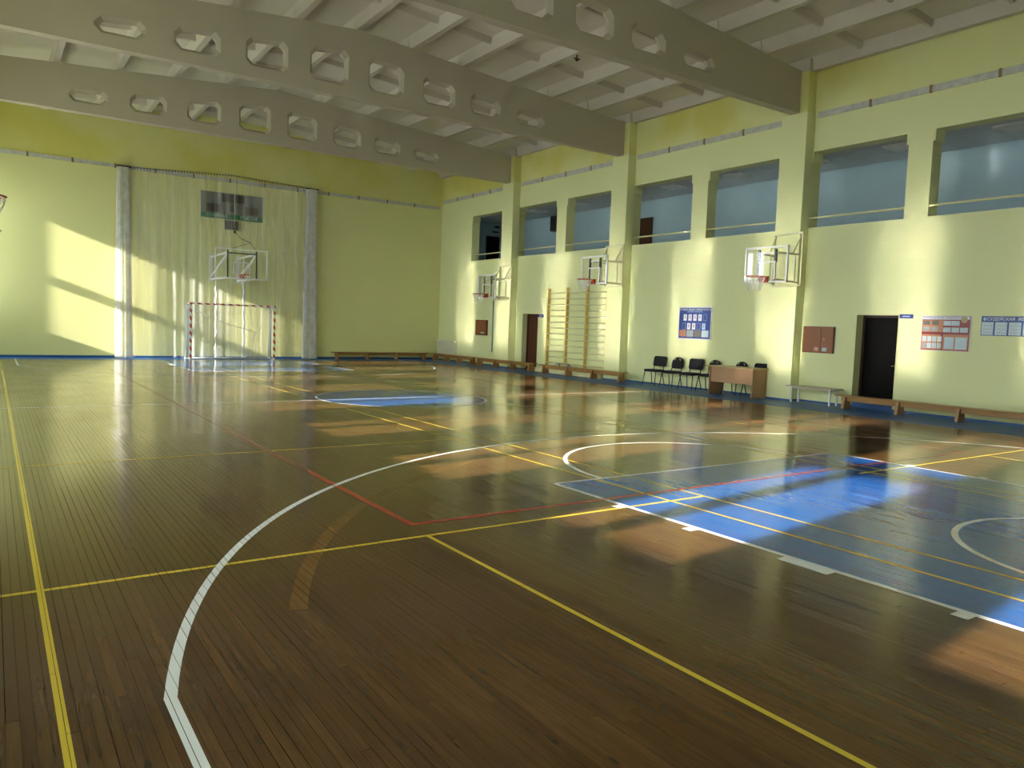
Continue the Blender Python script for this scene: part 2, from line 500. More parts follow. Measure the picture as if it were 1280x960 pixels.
for i in range(len(ribx) - 1):
    xa, xb = ribx[i], ribx[i + 1]
    for (ya, yb) in bays:
        for t in (0.25, 0.5, 0.75):
            y = ya + (yb - ya) * t
            if cross_mesh is None:
                o = obj('cross_rib', MB().prism([(-.04, -.14), (.04, -.14), (.08, .06), (-.08, .06)], 'x', -0.5, 0.5), M['white'], ceil, local=True)
                cross_mesh = o.data
            else:
                o = bpy.data.objects.new('cross_rib', cross_mesh); C.objects.link(o); o.parent = ceil
            za, zb = deck(xa), deck(xb)
            o.location = ((xa + xb) / 2, y, (za + zb) / 2)
            o.rotation_euler = (0, -math.atan2(zb - za, xb - xa), 0)
            o.scale = (xb - xa - 0.22, 1, 1)

# roof beams with chamfered holes, on yellow pilasters
HX = [XC + d for d in (-5.22, -3.72, -2.22, -0.74, 0.74, 2.24, 3.68, 5.19)]
def make_beam(name, yc, label):
    BZ, y0, y1 = 7.0, yc - 0.125, yc + 0.125
    mb = MB()
    cuts = [XL + 0.32]
    slabs = []                                   # (xa, xb, low hole a,b, high hole a,b)
    x = XL + 0.32
    for hc in HX:
        l, r = hc - 0.48, hc + 0.48
        ht = lambda q: 8.12 - 0.095 * abs(q - XC)
        zb, c = 7.26, 0.12
        slabs.append((x, l, None))
        slabs.append((l, l + c, (zb + c, zb, ht(l) - c, ht(l + c))))
        for q0, q1 in ((l + c, hc), (hc, r - c)):
            slabs.append((q0, q1, (zb, zb, ht(q0), ht(q1))))
        slabs.append((r - c, r, (zb, zb + c, ht(r - c), ht(r) - c)))
        x = r
    slabs.append((x, 9.075, None))
    out = []
    for (xa, xb, h) in slabs:                    # split at the ridge
        if h is None and xa < XC < xb:
            out += [(xa, XC, None), (XC, xb, None)]
        else:
            out.append((xa, xb, h))
    for (xa, xb, h) in out:
        ta, tb = top_z(xa), top_z(xb)
        def quad(z0a, z0b, z1a, z1b):
            mb.face([(xa, y0, z0a), (xb, y0, z0b), (xb, y0, z1b), (xa, y0, z1a)])
            mb.face([(xb, y1, z0b), (xa, y1, z0a), (xa, y1, z1a), (xb, y1, z1b)])
        if h is None:
            quad(BZ, BZ, ta, tb)
        else:
            la, lb, ua, ub = h
            quad(BZ, BZ, la, lb); quad(ua, ub, ta, tb)
        mb.face([(xa, y0, BZ), (xa, y1, BZ), (xb, y1, BZ), (xb, y0, BZ)])
        mb.face([(xa, y1, ta), (xa, y0, ta), (xb, y0, tb), (xb, y1, tb)])
    def outline(hc, e):
        l, r, zb, c = hc - 0.48 + e, hc + 0.48 - e, 7.26 + e, 0.12
        ht = lambda q: 8.12 - 0.095 * abs(q - XC) - e
        return [(l + c, zb), (r - c, zb), (r, zb + c), (r, ht(r) - c), (r - c, ht(r - c)), (l + c, ht(l + c)), (l, ht(l) - c), (l, zb + c)]
    for hc in HX:
        rows = [(0, y0), (.065, y0 + .085), (.065, y1 - .085), (0, y1)]
        for (e0, ya), (e1, yb) in zip(rows, rows[1:]):
            A, B = outline(hc, e0), outline(hc, e1)
            for k in range(8):
                k2 = (k + 1) % 8
                mb.face([(A[k][0], ya, A[k][1]), (B[k][0], yb, B[k][1]), (B[k2][0], yb, B[k2][1]), (A[k2][0], ya, A[k2][1])])
    for q in (XL + 0.32, 9.075):
        mb.face([(q, y0, BZ), (q, y1, BZ), (q, y1, top_z(q)), (q, y0, top_z(q))])
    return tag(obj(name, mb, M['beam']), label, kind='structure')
make_beam('ceiling_beam', BEAMS[0], 'cream roof beam with eight holes, nearest the end wall')
make_beam('ceiling_beam', BEAMS[1], 'cream roof beam with eight holes, middle of the hall')
make_beam('ceiling_beam', BEAMS[2], 'cream roof beam with holes, nearest the camera')
make_beam('ceiling_beam', BEAMS[3], 'cream roof beam above and behind the camera view')
for yc in BEAMS:
    for side in ('right', 'left'):
        xa, xb = (9.07, XR) if side == 'right' else (XL, XL + 0.32)
        po = tag(obj('pilaster', MB().box(xa, xb, yc - .36, yc + .36, 0, 6.995), M['wall']), 'yellow pilaster under a roof beam, %s wall' % side, kind='structure')
        ca, cb = (9.085, XR) if side == 'right' else (XL, XL + 0.305)
        obj('pilaster_neck', MB().box(ca, cb, yc - .34, yc + .34, 6.995, 7.95), M['wall'], po)
        obj('pilaster_head', MB().box(ca, cb, yc - .34, yc + .34, 7.95, 8.24), M['white'], po)

# gallery behind the openings
GX, GZ0, GZ1 = 12.5, 3.65, 6.30
tag(obj('wall_gallery', MB().box(GX, GX + .2, YB - .3, YF + .3, GZ0 - .2, GZ1 + .3), M['gal']), 'grey blue back wall of the gallery', kind='structure')
tag(obj('wall_gallery_end', MB().box(XR + TH, GX, 29.6, 29.75, GZ0, GZ1), M['gal']), 'grey blue end wall of the gallery', kind='structure')
tag(obj('floor_gallery', MB().box(XR + TH, GX, YB - .3, YF, GZ0 - .15, GZ0), M['trim']), 'gallery floor', kind='structure')
gc = tag(obj('ceiling_gallery', MB().box(XR + TH, GX, YB - .3, YF, GZ1 + .012, GZ1 + .15), M['dkslot']), 'grey tiled gallery ceiling', kind='structure')
tile = None
for i in range(4):
    for j in range(44):
        x0, y0 = XR + TH + 0.02 + i * 0.68, 3.2 + j * 0.6
        if tile is None:
            o = obj('ceiling_tile', MB().box(0, .674, 0, .594, 0, .012), M['galc'], gc, local=True); tile = o.data
        else:
            o = bpy.data.objects.new('ceiling_tile', tile); C.objects.link(o); o.parent = gc
        o.location = (x0, y0, GZ1)

# trims: dusty grey strips around the hall, with brown clips
def strip(name, pts, axis, fixed, label):
    t = empty(name, (fixed if axis == 'y' else pts[0], pts[0] if axis == 'y' else fixed, 6.88 if axis == 'y' else 6.60), label, None, kind='structure')
    a, c = pts
    n = max(1, round((c - a) / 1.25))
    z0, z1 = (6.865, 7.005) if axis == 'y' else (6.61, 6.74)
    for i in range(n):
        p, q = a + (c - a) * i / n, a + (c - a) * (i + 1) / n
        if axis == 'y':
            obj('strip_panel', MB().box(fixed - .03, fixed, p + .02, q - .02, z0, z1), M['trim'], t)
            if i: obj('strip_clip', MB().box(fixed - .04, fixed, p - .03, p + .03, z0 - .01, z1 + .01), M['brass'], t)
        else:
            obj('strip_panel', MB().box(p + .02, q - .02, fixed - .03, fixed, z0, z1), M['trim'], t)
            if i: obj('strip_clip', MB().box(p - .03, p + .03, fixed - .04, fixed, z0 - .01, z1 + .01), M['brass'], t)
    return t
strip('trim_1', (24.5, 29.66), 'y', XR, 'dusty grey strip high on the side wall by the corner')
strip('trim_2', (18.22, 23.62), 'y', XR, 'dusty grey strip high on the side wall, second bay')
strip('trim_3', (12.0, 17.36), 'y', XR, 'dusty grey strip high on the side wall, third bay')
strip('trim_4', (5.75, 11.14), 'y', XR, 'dusty grey strip high on the side wall, nearest bay')
strip('trim_5', (XL + 0.05, 9.30), 'x', YF, 'dusty grey strip high across the end wall')

# blue skirting
b = MB()
ys = 5.69 - 8
segs = [(YB, 8.80), (9.78, 22.27), (23.25, YF)]
for (a, c) in segs:
    b.box(XR - .012, XR, a, c, 0, .04)
for yc in BEAMS:
    b.box(9.058, 9.07, yc - .372, yc + .372, 0, .04)
    b.box(9.058, XR - .012, yc - .372, yc - .36, 0, .04).box(9.058, XR - .012, yc + .36, yc + .372, 0, .04)
tag(obj('baseboard_right', b, M['bluebase']), 'blue painted skirting along the side wall', kind='structure')
tag(obj('baseboard_far', MB().box(XL, XR - .012, YF - .012, YF, 0, .075), M['bluebase']), 'blue painted skirting along the end wall', kind='structure')

# doors
def door(name, y0, y1, h, xr, leaf, frame, panels, label, step=0.0):
    d = empty(name, (XR + xr, (y0 + y1) / 2, 0), label, None, kind='structure')
    x0 = XR + xr
    b = MB().box(x0 - .02, x0 + .08, y0, y0 + .05, step, h).box(x0 - .02, x0 + .08, y1 - .05, y1, step, h).box(x0 - .02, x0 + .08, y0 + .05, y1 - .05, h - .05, h)
    obj('door_frame', b, frame, d)
    l = obj('door_leaf', MB().box(x0 + .01, x0 + .05, y0 + .05, y1 - .05, step, h - .05), leaf, d)
    if panels:
        n = 3
        hz = (h - .25 - step) / n
        for k in range(n):
            obj('door_panel', MB().prism([(y0 + .17, step + .1 + hz * k), (y1 - .17, step + .1 + hz * k), (y1 - .17, step + hz * (k + 1)), (y0 + .17, step + hz * (k + 1))], 'x', x0 - .004, x0 + .012), leaf, l)
    obj('door_handle', MB().bar((x0 - .04, y0 + .13, 1.0), (x0 - .04, y0 + .22, 1.0), .016).bar((x0 - .045, y0 + .13, 1.0), (x0 + .01, y0 + .13, 1.0), .016), M['brass'], l)
    if step:
        obj('doorstep', MB().box(XR - .0, x0 + .08, y0, y1, 0, step), M['bluebase'], d)
    else:
        obj('threshold', MB().box(XR, x0 + .08, y0, y1, 0, .02), M['frameb'], d)
    return d
door('door_1', 22.27, 23.25, 2.08, 0.24, M['doorb'], M['frameb'], True, 'red brown panelled door between the pilaster and the wall bars')
door('door_2', 8.80, 9.78, 2.14, 0.28, M['doord'], M['frameb'], False, 'near black door behind the long bench', 0.12)

# outside ground
tag(obj('ground', MB().box(-60, XL - .4, -40, 70, -.6, -.5), M['ground']), 'ground outside the windows', kind='structure')

# ------------------------------------------------------------------ floor: subfloor, boards, court paint
fl = tag(obj('floor', MB().box(XL - .3, XR + .3, YB - .3, YF + .3, -.15, -.012), M['sub']), 'varnished narrow board floor with court markings', kind='structure')
BW = 0.0472
NC = int((XR - XL) / BW) + 1
rng = random.Random(3)
cols = []
for i in range(NC):
    x0 = XL + i * BW
    y = YB - rng.random() * 2.0
    segs = []
    while y < YF:
        L = rng.choice((1.4, 1.9, 2.4, 2.9, 3.4)) * rng.uniform(.8, 1.2)
        a, c = max(y, YB), min(y + L, YF)
        if c - a > 0.05:
            segs.append((a, c, rng.gauss(0, .0075), rng.gauss(0, .00015), rng.gauss(0, .00010), rng.random(), rng.choice((.0006, .0009, .0013, .0018, .0024))))
        y += L
    cols.append((x0, segs))
def hgt(x0, s, x, y):
    return s[4] + s[2] * (x - x0 - BW / 2) + s[3] * (y - (s[0] + s[1]) / 2)
GAP = 0.0012
def board(mb, x0, s):
    xa, xb, ya, yb = x0 + s[6], x0 + BW - .0006, s[0] + GAP, s[1] - GAP
    n = len(mb.v)
    for (x, y) in ((xa, ya), (xb, ya), (xb, yb), (xa, yb)):
        mb.v.append((x, y, hgt(x0, s, x, y)))
    for (x, y) in ((xa, ya), (xb, ya), (xb, yb), (xa, yb)):
        mb.v.append((x, y, -.012))
    mb.f += [(n, n + 1, n + 2, n + 3)] + [(n + 4 + i, n + 4 + (i + 1) % 4, n + (i + 1) % 4, n + i) for i in range(4)]
def view_size(x0, s):
    """how large a board shows: visible length of it in front of the camera over distance squared"""
    best = 0
    n = 12
    tot = 0
    for k in range(n):
        y = s[0] + (s[1] - s[0]) * (k + .5) / n
        d = Vector((x0 - CAM[0], y - CAM[1], -CAM[2]))
        z = d.dot(f_)
        if z < .3: continue
        px, py = 640 + FPX * d.dot(r2) / z, 480 - FPX * d.dot(u2) / z
        if -5 < px < 1285 and 0 < py < 965:
            tot += (s[1] - s[0]) / n / z ** 3
    return tot
allb = [(view_size(x0, s), x0, s) for (x0, segs) in cols for s in segs]
allb.sort(key=lambda t: -t[0])
def set_rnd(o, vals):
    a = o.data.attributes.new('rnd', 'FLOAT', 'FACE')
    a.data.foreach_set('value', vals)
for (_, x0, s) in allb[:300]:
    mb = MB(); board(mb, x0, s)
    o = obj('floor_board', mb, M['wood'], fl)
    set_rnd(o, [s[5]] * 5)
mb = MB(); vals = []
for (_, x0, s) in allb[300:]:
    board(mb, x0, s); vals += [s[5]] * 5
o = tag(obj('floor_boards', mb, M['wood'], fl), kind='stuff'); set_rnd(o, vals)

def clip(poly, ax, lim, keep_greater):
    out = []
    for i in range(len(poly)):
        p, q = poly[i], poly[(i + 1) % len(poly)]
        a = (p[ax] - lim) if keep_greater else (lim - p[ax])
        c = (q[ax] - lim) if keep_greater else (lim - q[ax])
        if a >= 0: out.append(p)
        if (a > 0 and c < 0) or (a < 0 and c > 0):
            t = a / (a - c)
            out.append((p[0] + (q[0] - p[0]) * t, p[1] + (q[1] - p[1]) * t))
    return out
def paint(name, polys, layer, m, label=None):
    """paint lies on every board it crosses and stops at the open joints"""
    mb = MB()
    dz = 0.0003 + 0.0004 * layer
    g = GAP + 0.0002
    for poly in polys:
        xs = [p[0] for p in poly]
        i0, i1 = max(0, int((min(xs) - XL) / BW)), min(NC - 1, int((max(xs) - XL) / BW))
        for i in range(i0, i1 + 1):
            x0, segs = cols[i]
            pc = clip(clip(poly, 0, x0, True), 0, x0 + BW - .0008, False)
            if len(pc) < 3: continue
            yl, yh = min(p[1] for p in pc), max(p[1] for p in pc)
            for s in segs:
                if s[1] <= yl or s[0] >= yh: continue
                pp = clip(clip(clip(pc, 0, x0 + s[6] + .0002, True), 1, s[0] + g, True), 1, s[1] - g, False) if len(pc) > 2 else []
                if len(pp) >= 3:
                    mb.face([(x, y, hgt(x0, s, x, y) + dz) for (x, y) in pp])
    o = obj(name, mb, m, fl)
    # keep every painted face looking up
    for p in o.data.polygons:
        if p.normal.z < 0: p.flip()
    if label: o['label'] = label
    return o
def rect(x0, x1, y0, y1):
    return [(x0, y0), (x1, y0), (x1, y1), (x0, y1)]
def seg(a, b, wd):
    d = Vector((b[0] - a[0], b[1] - a[1])).normalized() * wd / 2
    n = Vector((-d.y, d.x))
    return [(a[0] - n.x, a[1] - n.y), (b[0] - n.x, b[1] - n.y), (b[0] + n.x, b[1] + n.y), (a[0] + n.x, a[1] + n.y)]
def ring(c, r, wd, a0=0, a1=360, n=72):
    out = []
    for k in range(n):
        t0, t1 = R(a0 + (a1 - a0) * k / n), R(a0 + (a1 - a0) * (k + 1) / n)
        out.append([(c[0] + q * math.cos(t), c[1] + q * math.sin(t)) for q, t in ((r - wd, t0), (r, t0), (r, t1), (r - wd, t1))])
    return out
def disc(c, r, n=64):
    return [[(c[0] + r * math.cos(2 * PI * k / n), c[1] + r * math.sin(2 * PI * k / n)) for k in range(n)]]
LW = 0.052
CY = 14.22                         # court centre line
YE = 2 * CY                        # far baseline
# blue areas
paint('blue_border', [rect(7.53, 9.39, YB, YE), rect(XL, 9.39, YE, YF)], 0, M['border'], 'blue painted border along the walls')
paint('blue_key', [rect(-2.45, 2.45, 0, 5.8)], 0, M['blue'], 'near blue painted key rectangle')
paint('blue_key', [rect(-2.45, 2.45, YE - 5.8, YE)], 0, M['blue'], 'far blue painted key rectangle in front of the goal')
paint('blue_centre_circle', disc((0.0, CY), 1.78), 0, M['blue'], 'blue painted disc at mid court')
# yellow and red lines
yl = []
paint('yellow_sideline', [rect(-6.978, -6.942, YB, 28.2)], 2, M['liney'], 'wide yellow line along the left side')
paint('yellow_cross_line', [rect(-7.6, -1.42, 4.645, 4.685), rect(1.30, 6.0, 4.665, 4.705)], 2, M['liney'], 'thin yellow line across the near half')
paint('yellow_cross_line', [rect(-7.15, 1.0, 8.755, 8.79)], 2, M['liney'], 'thin worn yellow line across, beyond the white arc')
for (x, ya, yb) in ((-4.48, YB, 4.65), (4.49, YB, 4.65), (-1.885, 0, 12.6), (-1.885, 15.2, 28), (-1.42, 0, 12.9), (-1.42, 15.6, 28), (1.50, 0, 12.9), (1.82, 0, 12.6), (1.82, 15.6, 28), (3.9, 8.4, 11.2)):
    paint('yellow_long_line', [rect(x - .0175, x + .0175, ya, yb)], 2, M['liney'])
paint('red_court_line', [rect(-4.47, -4.41, 4.97, 23.4), rect(-4.41, 4.5, 4.97, 5.03), rect(4.44, 4.5, 5.03, 23.4)], 3, M['liner'], 'worn red rectangle of the volleyball court')
paint('old_arc', ring((0, 1.575), 6.22, 0.10, 100, 160, 40), 1, M['lineo'], 'faint orange old arc under the varnish')
# white lines
def half(sgn, lab):
    Y = (lambda y: y) if sgn > 0 else (lambda y: YE - y)
    def F(polys): return [[(x, Y(y)) for (x, y) in p] for p in polys]
    a = math.degrees(math.acos(6.6 / 6.75))
    arc = ring((0, 1.575), 6.75, LW, a, 180 - a, 96) + [rect(-6.6, -6.6 + LW, YB + .3 if sgn > 0 else 0, 3.0), rect(6.6 - LW, 6.6, YB + .3 if sgn > 0 else 0, 3.0)]
    paint('three_point_line', F(arc), 3, M['linew'], 'white three point arc, %s end' % lab)
    key = [rect(-2.45, -2.45 + LW, 0, 5.8), rect(2.45 - LW, 2.45, 0, 5.8), rect(-2.45, 2.45, 5.8 - LW, 5.8)]
    for s_ in (-1, 1):
        for (y0, y1) in ((4.66, 4.76), (3.81, 3.91), (2.6, 3.0), (1.7, 1.8)):
            key.append(rect(min(s_ * 2.45, s_ * 2.55), max(s_ * 2.45, s_ * 2.55), y0, y1))
    paint('key_outline', F(key), 3, M['linew'], 'white outline of the %s key with side marks' % lab)
    paint('free_throw_arc', F(ring((0, 5.8), 1.8, LW, 0, 180, 48)), 3, M['linew'], 'white half circle at the %s free throw line' % lab)
    paint('no_charge_arc', F(ring((0, 1.575), 1.30, LW, 0, 180, 40) + [rect(-1.3, -1.3 + LW, 1.2, 1.575), rect(1.3 - LW, 1.3, 1.2, 1.575)]), 3, M['linew'], 'small white half circle under the %s basket' % lab)
half(1, 'near'); half(-1, 'far')
paint('centre_circle', ring((0, CY), 1.8, LW), 3, M['linew'], 'white ring around the blue mid court disc')
paint('centre_line', [rect(-7.53, 7.53, CY - .026, CY + .026)], 1, M['linew'], 'white half way line')
paint('sideline', [rect(7.48, 7.53, YB, YE), rect(-7.53, -7.48, YB, YE)], 3, M['linew'], 'thin white side lines of the court')
paint('baseline', [rect(-7.48, 7.48, YE - .025, YE + .025)], 3, M['linew'], 'white far end line')

# ------------------------------------------------------------------ baskets on the side walls
def rim_and_net(root, rc, plate, dirv, bushy=False):
    """red ring at rc; dirv points from the board into the room"""
    d = Vector(dirv); s = Vector((-d.y, d.x, 0))
    ring_pts = [Vector(rc) + Vector((math.cos(t), math.sin(t), 0)) * 0.225 for t in [2 * PI * k / 24 for k in range(24)]]
    hoop = obj('hoop', MB().tube(ring_pts, .011, 6, True), M['red'], root, smooth=True)
    pc = Vector(plate)
    b = MB()
    b.bar(pc + s * .10 - d * .0 - Vector((0, 0, .06)), pc + s * .10 + d * .10 - Vector((0, 0, .06)), .02, .14)
    b.bar(pc - s * .10 - d * .0 - Vector((0, 0, .06)), pc - s * .10 + d * .10 - Vector((0, 0, .06)), .02, .14)
    b.bar(pc + d * .012 - s * .11 - Vector((0, 0, .06)), pc + d * .012 + s * .11 - Vector((0, 0, .06)), .024, .15)
    b.bar(pc + d * .05 - s * .11, pc + d * .05 + s * .11, .13, .012)
    obj('hoop_plate', b, M['red'], root)
    b = MB()
    N, lev = 12, [(0.225, 0), (0.20, -.10), (0.165, -.18), (0.14, -.25), (0.15, -.32)]
    for k in range(N):
        for sg in (1, -1):
            pts = []
            for li, (r, z) in enumerate(lev):
                t = 2 * PI * (k + sg * .5 * li) / N
                pts.append(Vector(rc) + Vector((math.cos(t) * r, math.sin(t) * r, z)))
            b.tube(pts, .006 if not bushy else .008, 3)
    obj('hoop_net', b, M['cord'], root)

def basket(yc, side, zb, label, group=None):
    s = 1 if side == 'right' else -1
    face = 9.07 if s > 0 else XL + 0.32
    D = Vector((-s, 0, 0))
    def P(d, y, z): return (face - s * d, yc + y, z)
    root = empty('basketball_hoop', P(0, 0, 0), label, 'basketball hoop', 'practice hoops on the pilasters')
    bd, hw, H = 0.84, 0.61, 0.87
    def bx(mb, d0, d1, y0, y1, z0, z1):
        xa, xb = face - s * d0, face - s * d1
        return mb.box(min(xa, xb), max(xa, xb), yc + y0, yc + y1, z0, z1)
    obj('backboard', bx(MB(), bd, bd + .012, -hw, hw, zb, zb + H), M['glass'], root)
    b = MB()
    t = .045
    for (y0, y1, z0, z1) in ((-hw, -hw + t, zb, zb + H), (hw - t, hw, zb, zb + H), (-hw, hw, zb, zb + t), (-hw, hw, zb + H - t, zb + H)):
        bx(b, bd - .02, bd + .02, y0, y1, z0, z1)
    obj('board_frame', b, M['metal'], root)
    b = MB()
    for (y0, y1, z0, z1) in ((-.28, -.235, zb + .08, zb + .52), (.235, .28, zb + .08, zb + .52), (-.28, .28, zb + .48, zb + .52)):
        bx(b, bd + .012, bd + .016, y0, y1, z0, z1)
    obj('target_square', b, M['metal'], root)
    for y in (-.24, .24):
        obj('board_bracket', bx(bx(MB(), bd - .06, bd - .01, y - .025, y + .025, zb + .50, zb + .80), bd - .04, bd - .005, y - .015, y + .015, zb + .06, zb + .50), M['dark'], root)
    obj('crossbar', MB().bar(P(bd - .06, -.25, zb + .72), P(bd - .06, .25, zb + .72), .045), M['metal'], root)
    # wall frame and arms
    b = MB()
    z0, z1 = zb - .02, zb + 1.25
    fw = .40
    for (a, c) in (((-fw, z0), (fw, z0)), ((fw, z0), (fw, z1)), ((fw, z1), (-fw, z1)), ((-fw, z1), (-fw, z0))):
        b.bar(P(.03, a[0], a[1]), P(.03, c[0], c[1]), .04)
    obj('wall_frame', b, M['tube'], root)
    for y in (-.26, .26):
        obj('arm', MB().bar(P(.03, y * 1.4, zb + .72), P(bd - .04, y, zb + .72), .04), M['tube'], root)
        obj('arm', MB().bar(P(.03, y * 1.4, zb + .04), P(bd - .04, y, zb + .08), .04), M['tube'], root)
        obj('brace', MB().bar(P(.03, y * 1.4, zb + 1.2), P(.30, y * 1.3, zb + .72), .025), M['tube'], root)
    for y in (-.36, .36):
        obj('stay', MB().bar(P(.22, y, zb + .04), P(.22, y * .98, zb + .72), .025), M['tube'], root)
    rim_and_net(root, P(bd + .375, 0, zb + .13), P(bd + .012, 0, zb + .14), D)
    return root
basket(24.0, 'right', 2.63, 'small white framed hoop near the radiator corner, above the far cabinet')
basket(17.85, 'right', 2.98, 'small white framed hoop beside the wall bars')
b4 = basket(11.5, 'right', 2.85, 'small white framed hoop above the beech desk')
basket(24.0, 'left', 2.63, 'hoop on the left wall, lowest of the three at the left picture edge')
basket(17.85, 'left', 2.98, 'hoop on the left wall, middle of the three at the left picture edge')
basket(11.5, 'left', 2.88, 'hoop on the left wall with the red ring at the left picture edge')

# main basket on the end wall
XB, YBD, ZB = 0.08, 27.2, 2.9
root = empty('main_hoop', (XB, YF, 0), 'large clear backboard hoop on white brackets above the goal', 'basketball hoop')
obj('backboard', MB().box(XB - .9, XB + .9, YBD, YBD + .012, ZB, ZB + 1.05), M['glass'], root)
b = MB()
for (x0, x1, z0, z1) in ((-.9, -.86, 0, 1.05), (.86, .9, 0, 1.05), (-.86, .86, 0, .05), (-.86, .86, 1.01, 1.05)):
    b.box(XB + x0, XB + x1, YBD - .015, YBD + .025, ZB + z0, ZB + z1)
obj('board_frame', b, M['metal'], root)
b = MB()
for (x0, x1, z0, z1) in ((-.295, -.25, .15, .60), (.25, .295, .15, .60), (-.295, .295, .555, .60)):
    b.box(XB + x0, XB + x1, YBD - .006, YBD - .001, ZB + z0, ZB + z1)
obj('target_square', b, M['metal'], root)
XM = 0.11
b = MB()
for x in (XM - .49, XM + .49):
    b.bar((x, YBD + .06, ZB + .05), (x, YBD + .06, ZB + 1.0), .04)
b.bar((XM - .49, YBD + .06, ZB + .9), (XM + .49, YBD + .06, ZB + .9), .04)
obj('board_back_frame', b, M['dark'], root)
for x in (XM - .49, XM + .49):
    obj('arm', MB().bar((x, YBD + .08, ZB + .9), (x, YF - .02, ZB + .88), .06), M['metal'], root)
    obj('arm', MB().bar((x, YBD + .08, ZB + .05), (x, YF - .02, ZB + .05), .06), M['metal'], root)
    obj('brace', MB().bar((x, YBD + .08, ZB + .86), (x, YF - .05, ZB + .10), .06), M['metal'], root)
    obj('wall_plate', MB().box(x - .06, x + .06, YF - .03, YF, ZB - .05, ZB + 1.0), M['metal'], root)
rim_and_net(root, (XB, YBD - .375, 3.05), (XB, YBD - .0, 3.06), (0, -1, 0))
b = MB().tube([(0.40, 29.40, 4.75), (0.42, 28.6, 4.45), (0.46, 27.5, 4.22)], .012, 5)
b.tube([(0.46, 27.5, 4.22), (XM - .42, YBD + .06, 3.92)], .008, 4).tube([(0.46, 27.5, 4.22), (XM + .49, YBD + .06, 3.90)], .008, 4)
cab = obj('stay_cable', b, M['dark'], root)
obj('cable_anchor', MB().ball((0.40, 29.40, 4.75), .05, 10, 6), M['black'], cab)

# ------------------------------------------------------------------ goal
GY, GD = 28.36, 0.85
GXL, GXR = -1.40, 1.58
goal = empty('goal', ((GXL + GXR) / 2, GY, 0), 'white and red striped indoor football goal against the end wall', 'goal')
obj('post', MB().box(GXL + .02, GXL + .08, GY, GY + .08, 0, 1.98), M['goal'], goal)
obj('post', MB().box(GXR, GXR + .06, GY, GY + .08, 0, 1.98), M['goal'], goal)
obj('crossbar', MB().box(GXL + .02, GXR + .06, GY, GY + .08, 1.98, 2.04), M['goal'], goal)
for x in (GXL + .04, GXR + .04):
    b = MB().tube([(x, GY + .08, 2.0), (x, GY + .5, 2.0), (x, GY + .62, 1.95)], .03, 6)
    b.tube([(x, GY + .62, 1.96), (x, GY + .62, .03)], .055, 8)
    b.tube([(x, GY + .08, .03), (x, GY + GD, .03)], .03, 6)
    b.tube([(x, GY + .62, 1.95), (x, GY + GD, .03)], .02, 6)
    obj('side_frame', b, M['metal'], goal, smooth=True)
obj('ground_bar', MB().tube([(GXL, GY + GD, .03), (GXR + .08, GY + GD, .03)], .03, 6), M['metal'], goal, smooth=True)
# sagging net: roof, back and sides
b = MB()
def netgrid(fn, nu, nv):
    n = len(b.v)
    for i in range(nu + 1):
        for j in range(nv + 1):
            b.v.append(fn(i / nu, j / nv))
    for i in range(nu):
        for j in range(nv):
            k = n + i * (nv + 1) + j
            b.f.append((k, k + nv + 1, k + nv + 2, k + 1))
r3 = random.Random(5)
ph = [r3.uniform(0, 6.28) for _ in range(12)]
def back(u, v):
    x = GXL + .04 + (GXR - GXL) * u
    z = (1.80 - .12 * math.sin(PI * u) + .05 * math.sin(14 * u + ph[0])) * (1 - v) + .01
    y = GY + .60 + .25 * v + (.03 + .06 * v) * math.sin(40 * u + 3 * v + ph[1]) + .04 * math.sin(17 * u + ph[2])
    return (x, y, z)
netgrid(back, 60, 8)
def roof(u, v):
    x = GXL + .04 + (GXR - GXL) * u
    return (x, GY + .08 + .52 * v, 1.97 - (.17 + .12 * math.sin(PI * u) - .05 * math.sin(14 * u + ph[0])) * v ** .6)
netgrid(roof, 30, 3)
for x in (GXL + .04, GXR + .04):
    netgrid(lambda u, v, x=x: (x + .02 * math.sin(9 * u), GY + .08 + (.54 + .25 * v) * u, 1.95 * (1 - v) + .01), 6, 6)
obj('goal_net', b, M['gnet'], goal, smooth=True)
b = MB()
for (p, q, sag) in (((GXR + .04, GY + .6, 1.9), (GXR - .55, GY + .8, .75), .05), ((GXR - .5, GY + .75, 1.0), (GXR - .62, GY + .85, .1), .0),
                    ((GXL + .04, GY + .6, 1.9), (GXR - .5, GY + .65, 1.05), .1), ((GXL + .9, GY + .85, .02), (GXL + 1.15, GY + .7, .5), .0),
                    ((GXL + 1.45, GY + .85, .02), (GXL + 1.3, GY + .7, .45), .0), ((GXL + .1, GY + .62, 1.75), (GXL + .45, GY + .7, 1.1), .0)):
    pts = []
    for k in range(9):
        t = k / 8
        pts.append((p[0] + (q[0] - p[0]) * t, p[1] + (q[1] - p[1]) * t, p[2] + (q[2] - p[2]) * t - sag * math.sin(PI * t)))
    b.tube(pts, .012, 4)
obj('net_rope', b, M['cord'], goal)

